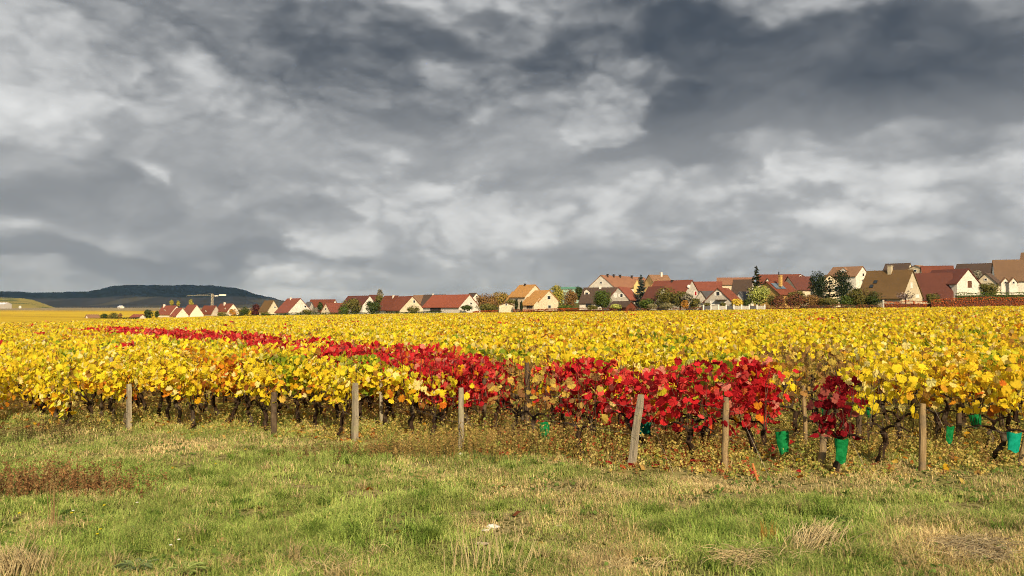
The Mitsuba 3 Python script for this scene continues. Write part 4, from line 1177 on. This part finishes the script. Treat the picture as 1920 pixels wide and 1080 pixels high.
hs('dark brown roof behind the lime green tree', (1411, 525), 236, 58, 16, 30, 25, 10, 'roof_brown', 'wall_white')
hs('low house with white gable and grey roof left of the lime green tree', (1387, 548), 211, -50, 11, 20, 11, 8, 'roof_grey', 'wall_white')
hs('long orange-tan roof line left of the tall sparse conifer', (1412, 521), 305, 75, 8, 63, 12, 12, 'roof_orange', 'wall_cream')
hs('long brown-red roof line right of the tall sparse conifer', (1500, 515), 295, 75, 9, 74, 16, 12, 'roof_brownred', 'wall_cream')
hs('white pediment on the skyline left of the pines', (1501, 515.5), 286, 5, 25, 1.2, 6, 14, 'roof_brownred', 'wall_white')
hs('tiny white gable beside the tall sparse conifer', (1439, 523), 282, 5, 9, .8, 6.5, 6, 'roof_brown', 'wall_white')
t, q = hs('house with solar panels and a yellow chimney', (1437, 529), 212, -60, 32, 46, 23, 10, 'roof_brownred', 'wall_ochre', side=[(3.5, 1.1, 1.3, 1.1, 'glass')])
sl = q['rise'] / (q['W'] / 2)
nrm = unit(np.array([q['a'][0] * sl, q['a'][1] * sl, 1.0]))
dn = unit(q['a'] - np.array([0, 0, sl]))
for k in range(2):
    al = 1.3 + k * 1.75
    c = q['ap'] + q['r'] * al + dn * 2.1 + nrm * .3
    put('solar_panel', mikit.ply(box(c, (1.2, .8, .05), np.stack([dn, q['r'], nrm], 1)), 'solar_glass'), t)
c = P(1463.5, 534, 211)
put('chimney', mikit.ply(join([box(c + [0, 0, .9], (.32, .32, 1.3), q['rot']), box(c + [0, 0, 2.25], (.42, .42, .08), q['rot'])]), 'wall_ochre'), t)
put('flue', mikit.ply(box(c + [-.35, .2, 2.7], (.1, .1, .55), q['rot']), 'win_dark'), t)
hs('dark red roof with skylights right of the solar panels', (1478, 519), 233, -70, 16, 46, 23, 10, 'roof_darkred', 'wall_cream', side=[(6, 1, 1.2, 1, 'glass')])
hs('cream house seen through the flat-branched cedar', (1556, 516), 216, 10, 62, 3, 22, 24, 'roof_olive', 'wall_cream', wins=[(-10, 26, 6, 8, 'brown'), (12, 26, 6, 8, 'glass')])
hs('white-walled house with tan roof on the skyline right of the pines', (1617, 500), 272, 42, 40, 38, 18, 24, 'roof_tan', 'wall_white', wins=[(2, 15, 5, 5, 'glass'), (8, 26, 4, 5, 'glass')], dorm=[(5, 2.6, 2.0, 1.2, 'wall_white')])
hs('low white-walled roof end just left of the white chimney', (1640, 508), 268, -30, 18, 14, 7, 12, 'roof_tan', 'wall_white', wins=[(0, 8, 5, 3, 'glass')])
t, q = hs('steep olive-brown A-frame house with beige gable and white chimney', (1710, 507), 186, 42, 66, 56, 50, 6, 'roof_olive', 'wall_beige', wins=[(-3, 28, 4.5, 9, 'white'), (16, 48, 10, 5, 'white'), (-24, 50, 10, 8, 'white')], chim=[(4.6, .4, .95, 1.5, 'wall_beige')])
sl = q['rise'] / (q['W'] / 2)
dn = unit(-q['a'] - np.array([0, 0, sl])); nrm = unit(np.array([-q['a'][0] * sl, -q['a'][1] * sl, 1.0]))
for k in range(2):
    c = q['ap'] + q['r'] * (7.0 + .5 * k) + dn * (3.4 + 1.3 * k) + nrm * .25
    put('skylight', mikit.ply(box(c, (.45, .4, .05), np.stack([dn, q['r'], nrm], 1)), 'win_glass'), t)
hs('brown hipped roof on the skyline above the A-frame house', (1706, 494), 305, 48, 22, 32, 14, 10, 'roof_brown', 'wall_cream')
hs('orange-tan roof just right of the A-frame ridge', (1716, 498), 292, -55, 44, 20, 16, 8, 'roof_tan', 'wall_cream')
hs('large dark red roof between the A-frame house and the white gable', (1784, 513), 196, 66, 14, 72, 42, 6, 'roof_darkred', 'wall_cream', side=[(3, .6, 1.2, .8, 'glass')])
hs('red-brown roof on the skyline above the large dark red roof', (1786, 499), 282, 70, 16, 50, 15, 10, 'roof_brownred', 'wall_cream')
hs('flat white pediment in front of the skyline red-brown roof', (1770, 507), 272, 4, 29, .8, 5, 6, 'roof_brownred', 'wall_white')
hs('white gable house with one brown shuttered window on the right', (1815, 505), 195, 25, 56, 32, 26, 21, 'roof_darkred', 'wall_white', wins=[(3.5, 28, 8, 11, 'brown')], side=[(1.5, 2, .8, .8, 'white')])
hs('dark brown roof with white gable edge behind the grey-green tree', (1869, 494), 252, 48, 32, 50, 19, 12, 'roof_brown', 'wall_white')
t, q = hs('big tan-roofed house with small white front gables at the right border', (1955, 487), 216, 66, 36, 74, 39, 14, 'roof_weathered', 'wall_white', side=[(7, 1.0, 1.6, 1.3, 'glass')])
hs('', (1885, 521), 204, 2, 16, .5, 9, 8, 'roof_tan', 'wall_white', wins=[(0, 9, 4.5, 4, 'glass')], parent=t, pre='left_gable_', eave=.15)
hs('', (1900, 521), 203, 2, 16, .5, 9, 8, 'roof_tan', 'wall_white', wins=[(0, 9, 4.5, 4, 'glass')], parent=t, pre='right_gable_', eave=.15)
hs('cream gable with brown roof left of the big tan roof', (1848, 513), 212, -45, 26, 22, 18, 8, 'roof_brown', 'wall_cream')
hs('tall tan roof cut by the right border', (1940, 474), 262, 50, 36, 16, 30, 12, 'roof_weathered', 'wall_cream')
hs('white industrial building with pale roof at the far left border', (15, 567.5), 1300, 60, 7, 26, 3, 6, 'roof_pale', 'wall_grey', name='warehouse', cat='building')
hs('small white barn on the plain below the dark hill', (229, 573), 1400, 50, 5, 8, 2.5, 3, 'roof_pale', 'wall_white', name='barn', cat='barn')
hs('tiny white barn on the plain left of the hill foot', (38, 573.5), 1400, 40, 2.5, 3, 1.5, 2, 'roof_pale', 'wall_white', name='barn', cat='barn')

# tower crane behind the left village
t = thing('tower_crane', 'pale tower crane with white counterweight above the left roofs', 'crane')
cb, ct = P(398, 580, 700), P(398, 551, 700)
mast = [box((cb + ct) / 2 + [sx * .7, sy * .7, 0], (.10, .10, (ct - cb)[2] / 2)) for sx in (-1, 1) for sy in (-1, 1)]
zz = np.arange(cb[2], ct[2], 1.6)
for i, z0 in enumerate(zz):
    s_ = 1 if i % 2 else -1
    mast.append(tube(np.array([[ct[0] - .7 * s_, ct[1] - .7, z0], [ct[0] + .7 * s_, ct[1] - .7, z0 + 1.6]]), .09, 4))
put('mast', mikit.ply(join(mast), 'metal_pale'), t)
j0, j1 = P(350, 555, 700), P(398, 553.5, 700)
put('jib', shape(join([tube(np.array([j0, j1]), .10, 4), tube(np.array([j0 + [0, 0, .1], j1 + [0, 0, 1.3]]), .06, 4)]), 'metal_pale'), t)
k0, k1 = P(398, 554, 700), P(424, 554, 700)
put('counter_jib', shape(tube(np.array([k0, k1]), .16, 4), 'metal_pale'), t)
put('counterweight', mikit.ply(join([box((k0 * .25 + k1 * .75) + [0, 0, .3], (2.6, .9, .7)), box((k0 * .7 + k1 * .3) + [0, 0, -.3], (1.3, .6, .4))]), 'win_white'), t)

# ---------------------------------------------------------------- trees, shrubs and hedges
TC = {
    'dkgreen': [(.022, .038, .012), (.035, .05, .014), (.05, .06, .02)], 'green': [(.05, .08, .018), (.075, .10, .022), (.04, .06, .015)], 'olive': [(.085, .085, .025), (.06, .065, .02), (.12, .10, .03)],
    'yellowgreen': [(.20, .19, .035), (.14, .14, .03), (.26, .22, .05)], 'lime': [(.24, .27, .06), (.17, .2, .05), (.30, .31, .09)], 'yellow': [(.50, .36, .04), (.38, .28, .04), (.3, .24, .04)],
    'maroon': [(.05, .018, .018), (.035, .013, .013), (.07, .025, .02)], 'brown': [(.15, .085, .035), (.10, .06, .03), (.20, .12, .04)], 'autumn': [(.18, .13, .03), (.12, .10, .025), (.24, .15, .04)],
    'orange': [(.36, .17, .03), (.28, .14, .03), (.2, .12, .03)], 'redbrown': [(.12, .045, .028), (.085, .035, .024), (.16, .065, .035), (.10, .07, .03)], 'russet': [(.24, .055, .02), (.17, .042, .018), (.30, .085, .025)],
    'bluegreen': [(.05, .065, .055), (.075, .09, .08), (.035, .045, .04)], 'pine': [(.013, .022, .012), (.02, .03, .016), (.028, .038, .02)], 'grey': [(.15, .14, .11), (.11, .11, .08), (.2, .18, .14)], 'tan': [(.2, .17, .09), (.15, .14, .07), (.1, .1, .05)],
    'dark': [(.018, .025, .012), (.028, .034, .015)], 'greybare': [(.17, .13, .12), (.11, .08, .075)]}
rt = np.random.default_rng(91)


def tcol(kind, n):
    c = np.array(TC[kind])
    return c[rt.integers(len(c), size=n)] * rt.uniform(.8, 1.5, (n, 1)) * 1.35


def crown(c, e, n, kind, size, holes=.5):
    """Leaf sprays through the volume of an uneven crown."""
    d = unit(rt.normal(0, 1, (n, 3)))
    lump = meshkit.fbm(d * 1.9 + c * .37, 3, 12)
    rad = rt.random(n) ** .42 * (0.62 + .75 * lump)
    p = c + d * rad[:, None] * e
    hole = meshkit.noise(p / (np.mean(e) * .42) + 11, 3) > holes * .5
    p, d = p[hole], d[hole]
    m = len(p)
    return scatter(LEAF2, p, d + rt.normal(0, .6, (m, 3)) + [0, 0, .3], rt.normal(0, 1, (m, 3)), size * rt.uniform(.6, 1.35, m), tcol(kind, m))


def tree(label, px, ytop, ybase, wpx, D, kind, name='tree', cat='tree', n=None, lobes=4, trunk=True, holes=.5, group=None, low=.22):
    s = F / D
    top, bt = P(px, ytop, D), P(px, ybase, D)
    hgt, w = top[2] - bt[2], wpx / s
    t = thing(name, label, cat, group)
    base = np.array([bt[0], D, bt[2] - 1.0])
    c = np.array([bt[0], D, bt[2] + hgt * (.5 + low * .5)])
    e = np.array([w / 2, w / 2 * .8, hgt * (.5 - low * .5)])
    area = wpx * (ytop - ybase) * -1
    n = n or int(np.clip(area * 3.2, 260, 4200))
    size = np.clip(.225 * (D / 200) ** .8, .18, .6) * (1.15 if trunk else 1)
    ms = [crown(c, e * .92, int(n * .45), kind, size, holes)]
    for k in range(lobes):
        o = unit(rt.normal(0, 1, 3)) * e * .55
        ms.append(crown(c + o, e * rt.uniform(.35, .55), int(n * .55 / lobes), kind, size, holes))
    put('crown', shape(join(ms), 'mat_tree'), t)
    if trunk:
        r0 = max(.08, w * .03)
        ws = [tube(np.array([base, base * .5 + c * .5, c + [0, 0, e[2] * .4]]), np.array([r0 * 1.3, r0, r0 * .3]), 6)]
        for k in range(5):
            o = unit(rt.normal(0, 1, 3)) * e * .7
            o[2] = abs(o[2]) * .7
            ws.append(tube(np.array([c - [0, 0, e[2] * .5], c + o * .5, c + o]), np.array([r0 * .5, r0 * .35, r0 * .12]), 4))
        put('trunk', shape(join(ws), 'mat_bark'), t)
    return t


def conifer(label, px, ytop, ybase, wpx, D, kind, whorls=13, droop=.2, per=9, sparse=1.0, up=0.0, leaf=.34, name='conifer'):
    s = F / D
    top, bt = P(px, ytop, D), P(px, ybase, D)
    hgt, w = top[2] - bt[2], wpx / s / 2
    t = thing(name, label, 'tree')
    b = np.array([bt[0], D, bt[2]])
    ws = [tube(np.array([b - [0, 0, 1], b + [0, 0, hgt * .5], b + [0, 0, hgt]]), np.array([.22, .13, .02]), 6)]
    ls = []
    for k in range(whorls):
        f = (k + .5) / whorls
        z = hgt * (.06 + .92 * f) + rt.normal(0, .12)
        L = (w * (1 - f) ** .85 + .12) * rt.uniform(.8, 1.12)
        for j in range(per):
            an = 2 * math.pi * (j + rt.random() * .5) / per + k * .7
            Lj = L * rt.uniform(.55, 1.15)
            d = np.array([math.cos(an), math.sin(an), 0])
            q = np.linspace(0, 1, 6)
            pts = b + [0, 0, z + rt.normal(0, .16)] + d * (Lj * q)[:, None] + np.array([0, 0, 1.0]) * (Lj * (-droop * q + (droop + .25) * .6 * q * q + up * q))[:, None]
            ws.append(tube(pts[[0, 3, 5]], np.array([.04, .025, .01]), 3))
            m = max(3, int(Lj * 11 * sparse))
            qq = rt.uniform(.12, 1, m)
            pp = np.stack([np.interp(qq, q, pts[:, i]) for i in range(3)], -1) + rt.normal(0, .1, (m, 3)) * [1, 1, .6]
            ls.append(scatter(LEAF2, pp, rt.normal(0, .5, (m, 3)) + [0, 0, .8], d + rt.normal(0, .6, (m, 3)), leaf * rt.uniform(.6, 1.3, m), tcol(kind, m)))
    put('crown', shape(join(ls), 'mat_tree'), t)
    put('trunk', shape(join(ws), 'mat_bark'), t)


def hedge(label, pts, kind, thick=1.2, den=34, name='hedge', size=None, rag=.12, cat='hedge', zdown=1.2):
    """Hedge along surveyed points (px, ytop, ybase, D)."""
    Pt = np.array([np.append(P(p[0], p[1], p[3])[:2], [P(p[0], p[1], p[3])[2], P(p[0], p[2], p[3])[2]]) for p in pts])
    t = thing(name, label, cat)
    core, ls = [], []
    for a, b in zip(Pt[:-1], Pt[1:]):
        L = np.linalg.norm((b - a)[:2])
        hh = ((a[2] - a[3]) + (b[2] - b[3])) / 2 + zdown * .4
        D = (a[1] + b[1]) / 2
        sz = size or .20 * (D / 200) ** .8
        n = int(L * hh * den + L * thick * den * .8)
        q = rt.random(n)
        x = a[None] * (1 - q[:, None]) + b[None] * q[:, None]
        nr2 = unit(np.array([(b - a)[1], -(b - a)[0]]))
        if nr2[1] > 0: nr2 = -nr2
        lump = meshkit.fbm(np.stack([x[:, 0] * .6, x[:, 1] * .6, 0 * q], -1), 3, 17) - .5
        topz = x[:, 2] + lump * rag * 8 * .5
        zlo = x[:, 3] - zdown
        face = rt.random(n)
        on_top = face < .45
        z = np.where(on_top, topz - rt.exponential(.08, n), zlo + (topz - zlo) * rt.random(n) ** .8)
        off = np.where(on_top, rt.uniform(-thick / 2, thick / 2, n), thick / 2 - rt.exponential(.12, n))
        p = np.stack([x[:, 0] + nr2[0] * off, x[:, 1] + nr2[1] * off, z], -1)
        nn = np.where(on_top[:, None], [0, 0, 1.0], [nr2[0], nr2[1], .3]) + rt.normal(0, .5, (n, 3))
        ls.append(scatter(LEAF2, p, nn, rt.normal(0, 1, (n, 3)), sz * rt.uniform(.6, 1.3, n), tcol(kind, n)))
        d = (b - a)[:2] / L
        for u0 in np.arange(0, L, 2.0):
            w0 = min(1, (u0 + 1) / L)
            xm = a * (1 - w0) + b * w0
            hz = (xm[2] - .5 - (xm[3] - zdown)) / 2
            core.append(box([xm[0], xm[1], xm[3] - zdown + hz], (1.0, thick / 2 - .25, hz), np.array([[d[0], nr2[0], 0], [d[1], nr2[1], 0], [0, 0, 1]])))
    put('foliage', shape(join(ls), 'mat_tree'), t)
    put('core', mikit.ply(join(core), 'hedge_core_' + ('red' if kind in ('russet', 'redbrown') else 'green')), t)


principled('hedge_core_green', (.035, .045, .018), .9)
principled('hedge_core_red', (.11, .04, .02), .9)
SH = dict(name='shrub', cat='shrub', trunk=False, low=0.0)
tree('low dark bush on the wall left of the dark round trees', 195, 588, 601, 22, 352, 'dkgreen', **SH)
tree('dark green bush right of the low dark one', 213, 586, 601, 24, 352, 'olive', **SH)
tree('small leaning brown shrub at the end of the low wall', 225, 587, 596, 9, 352, 'brown', **SH)
tree('dark round tree left of the red terrace', 278, 578.5, 599, 20, 372, 'dkgreen', low=.05)
tree('small dark tree touching the red terrace', 294, 582, 597, 11, 372, 'dkgreen', low=.05)
tree('leftmost of three yellowish poplars behind the terrace', 322, 562, 578, 9, 540, 'yellowgreen')
tree('middle one of the three yellowish poplars', 334, 563, 578, 8, 540, 'yellowgreen')
tree('right one of the three yellowish poplars', 358, 560.5, 578, 9, 540, 'yellowgreen')
tree('orange autumn bush left of the maroon tree', 437, 578, 594, 18, 398, 'orange', **SH)
tree('olive bush left of the orange bush', 418, 584, 597, 26, 398, 'olive', **SH)
tree('dark green bush between the orange bush and the maroon tree', 456, 574, 598, 26, 395, 'dkgreen', **SH)
tree('dark maroon tree at the left end of the dark hedge', 480, 569.5, 598, 25, 385, 'maroon', low=.02)
tree('olive shrub in front of the tan-roofed house', 498, 584, 596, 22, 345, 'olive', **SH)
tree('grey-green shrub below the white gable of the red house', 574, 579, 592, 26, 318, 'olive', **SH)
tree('dark narrow tree left of the small cream gable', 600, 566, 590, 13, 334, 'dkgreen')
tree('grey shrub below the grey roof', 590, 574, 591, 14, 322, 'grey', **SH)
tree('broad olive tree hiding the dark red house', 660, 558, 592, 44, 316, 'olive', low=.05)
tree('olive tree left of the broad olive one', 643, 570, 592, 22, 314, 'green', low=.05)
tree('dark green round tree right of the broad olive one', 700, 563, 592, 32, 312, 'dkgreen', low=.05)
tree('thin grey poplar rising above the roofs left of centre', 713, 540, 575, 13, 356, 'grey', holes=.8)
tree('yellowish tree under the thin grey poplar', 711, 552, 574, 17, 350, 'olive')
tree('low green bush in front of the twin brown-red houses', 775, 572, 591, 26, 305, 'olive', **SH)
tree('brown autumn tree right of the bright red house', 912, 550, 583, 46, 292, 'brown', low=.05)
tree('yellow-green autumn tree left of the villa', 936, 543.5, 582, 42, 296, 'autumn', low=.05)
tree('dark green clipped shrub below the bright red gable', 876, 571, 584, 26, 280, 'dkgreen', **SH)
tree('olive shrub left of the white garage', 912, 568, 585, 46, 278, 'olive', **SH)
tree('flat dark foliage over the white garage', 958, 561, 571, 30, 259, 'olive', **SH)
tree('dark slim cypress in front of the villa', 968, 560, 583, 8, 252, 'dark', low=.0)
tree('dark potted shrub beside the villa door', 978, 565, 584, 6, 252, 'dark', low=.0)
tree('tall yellow-green tree right of the villa', 1042, 533.5, 580, 34, 276, 'yellowgreen', low=.05)
tree('brownish tree right of the tall yellow-green one', 1068, 541, 580, 30, 276, 'brown', low=.05)
tree('low grassy green shrub right of the villa', 1062, 571, 581, 34, 250, 'green', **SH)
tree('dark tree in front of the pale green hall', 1087, 537, 575, 22, 290, 'dkgreen')
tree('green tree in front of the brown-roofed house', 1130, 541, 581, 40, 216, 'green', low=.05)
tree('bright lime bush beside the garden shed', 1155, 569.5, 580, 26, 203, 'lime', **SH)
tree('dark bush between the lime bush and the green tree', 1110, 571, 581, 26, 204, 'olive', **SH)
conifer('blue-green conifer in front of the large building', 1202, 514.5, 580, 36, 222, 'bluegreen', 22, .15, 9, 1.7)
tree('dark green bush right of the garden shed', 1214, 558, 581, 40, 208, 'green', low=.02)
tree('broad olive tree before the dark red roof', 1248, 535, 580, 48, 206, 'olive', low=.05)
tree('green tree left of the red-shutter house', 1276, 544, 580, 36, 204, 'olive', low=.05)
tree('pale leafless bush under the red-shutter gable', 1288, 548, 578, 24, 202, 'grey', holes=.9)
tree('russet bush in front of the red-shutter house', 1284, 562, 580, 18, 199, 'orange', **SH)
tree('grey-green bush right of the russet one', 1304, 558, 580, 26, 200, 'olive', **SH)
tree('tan bush left of the russet one', 1250, 567, 580, 30, 199, 'tan', **SH)
tree('pale green bush beside the tan one', 1222, 569, 580, 22, 199, 'tan', **SH)
tree('small clipped bush below the left window of the grey house', 1326, 567, 575, 16, 197, 'olive', **SH)
tree('small clipped bush below the right window of the grey house', 1355, 566, 576, 14, 197, 'olive', **SH)
conifer('tall sparse conifer standing above the roofs', 1419, 497.5, 575, 40, 206, 'dark', 15, -.02, 6, 1.2, .10, .40)
tree('lime green willowy tree by the white fence', 1424, 532, 576, 50, 198, 'lime', low=.02, n=3000)
tree('bright yellow bush by the white fence', 1383, 559, 577, 27, 196, 'yellow', **SH)
tree('dark green bush between the yellow and the lime tree', 1401, 560, 577, 18, 195, 'dkgreen', **SH)
tree('olive shrub right of the lime tree', 1450, 552, 576, 26, 196, 'olive', **SH)
tree('grey-green shrub in front of the dark red roof', 1494, 543, 572, 38, 200, 'olive', **SH)
tree('left pine of the two dark pines', 1534, 503, 572, 38, 209, 'pine', low=.15, lobes=7, n=3600)
tree('right pine of the two dark pines', 1578, 504, 572, 44, 208, 'pine', low=.15, lobes=7, n=3600)
conifer('flat-branched cedar in front of the cream house', 1556, 518, 578, 66, 200, 'pine', 11, .05, 7, .8, 0, .36, 'cedar')
tree('olive tree below the tan skyline house', 1605, 540, 574, 44, 196, 'olive', low=.02)
tree('leafless grey-violet bush in front of the A-frame gable', 1698, 543, 570, 40, 178, 'greybare', name='shrub', cat='shrub', holes=.95, n=700)
tree('dark green bush right of the A-frame gable', 1750, 547, 575, 32, 177, 'olive', **SH)
tree('grey-green tree behind the white gable house', 1833, 504.5, 535, 19, 242, 'grey')
tree('olive bushes between the white gable and the cream gable', 1855, 527, 558, 44, 186, 'olive', **SH)
tree('grey round bush in the russet hedge at the right', 1905, 553, 566, 18, 176, 'olive', **SH)
for k, (px, yt, w, kd) in enumerate([(1462, 553, 34, 'redbrown'), (1492, 549, 44, 'redbrown'), (1524, 551, 44, 'brown')]):
    tree(['left', 'middle', 'right'][k] + ' bush of the three red-brown autumn bushes before the pines', px, yt, 579, w, 194 - k, kd, **SH)
for k, (px, yt, w, kd, nm) in enumerate([(1555, 556, 44, 'olive', 'olive bush below the cedar'), (1588, 552, 40, 'green', 'green bush below the right pine'), (1614, 538, 46, 'olive', 'olive bush left of the A-frame house'), (1641, 545, 38, 'dkgreen', 'dark green bush before the A-frame eaves')]):
    tree(nm, px, yt, 578, w, 190 - k, kd, **SH)
hedge('long dark green clipped hedge below the red roofs left of centre', [(535, 587, 592, 322), (700, 586, 592, 300), (830, 583.5, 590, 283)], 'dkgreen', 1.4)
hedge('low dark green hedge below the left terrace', [(400, 592.5, 597, 330), (535, 588.5, 593, 318)], 'dkgreen', 1.2)
hedge('low wall of dark ivy right of the white hut', [(170, 596.5, 600, 345), (262, 595, 599, 350)], 'dark', 1.0)
hedge('red-brown clipped hedge below the villa', [(888, 583, 589, 270), (1000, 580, 587, 252), (1090, 577.5, 585, 222)], 'russet', 1.4)
hedge('dull brown hedge below the grey gable house', [(1090, 577, 584, 214), (1200, 577.5, 582, 203), (1318, 577, 580, 196)], 'redbrown', 1.2)
hedge('dark hedge under the red-brown bushes', [(1436, 573, 580, 188), (1655, 571, 578, 176)], 'redbrown', 1.4)
hedge('russet hedge below the A-frame house', [(1656, 564.5, 576, 174), (1738, 565, 575, 172)], 'russet', 1.5)
hedge('long russet hedge at the right border', [(1745, 563, 575, 171), (1810, 557, 574, 169), (1935, 557.5, 573, 166)], 'russet', 1.6)
hedge('bright green hedge below the white gable house', [(1792, 549.5, 560, 180), (1940, 548, 560, 176)], 'green', 1.6)

# white fence by the lime tree
t = thing('picket_fence', 'white fence with pale panels in front of the grey house', 'fence')
fa, fb = P(1319, 572, 193), P(1434, 571.5, 190)
L = np.linalg.norm((fb - fa)[:2])
d = (fb - fa) / L
rot = np.stack([[d[0], d[1], 0], [-d[1], d[0], 0], [0, 0, 1]], 1)
for k in range(9):
    c = fa + d * (L * k / 8)
    put('post', mikit.ply(box(c + [0, 0, -.55], (.14, .13, .62), rot), 'win_white'), t)
    if k < 8:
        m = fa + d * (L * (k + .5) / 8)
        put('panel', mikit.ply(box(m + [0, 0, -.62], (L / 16 - .16, .04, .40), rot), 'wall_grey' if k % 3 else 'roof_grey'), t)
t = thing('gate_post', 'single pale post at the left end of the russet hedge', 'post')
c = P(1656, 572, 173)
put('shaft', mikit.ply(box(c + [0, 0, .1], (.14, .12, .85)), 'wall_grey'), t)
put('cap', mikit.ply(box(c + [0, 0, .99], (.18, .16, .05)), 'wall_grey'), t)
print('entries', len(scene))

# ---------------------------------------------------------------- air
scene['haze_air'] = {'type': 'homogeneous', 'albedo': {'type': 'rgb', 'value': [.90, .95, .99]}, 'sigma_t': {'type': 'rgb', 'value': [0.7e-5, 1.5e-5, 3.2e-5]}}
scene['haze'] = {'type': 'cube', 'to_world': T().translate([0, 3000, 90]).scale([7000, 4500, 130]), 'bsdf': {'type': 'null'}, 'interior': {'type': 'ref', 'id': 'haze_air'}}
labels['haze'] = {'label': 'thin bluish air between the camera and the far hill', 'category': 'haze', 'kind': 'stuff'}
scene['camera']['medium'] = {'type': 'ref', 'id': 'haze_air'}
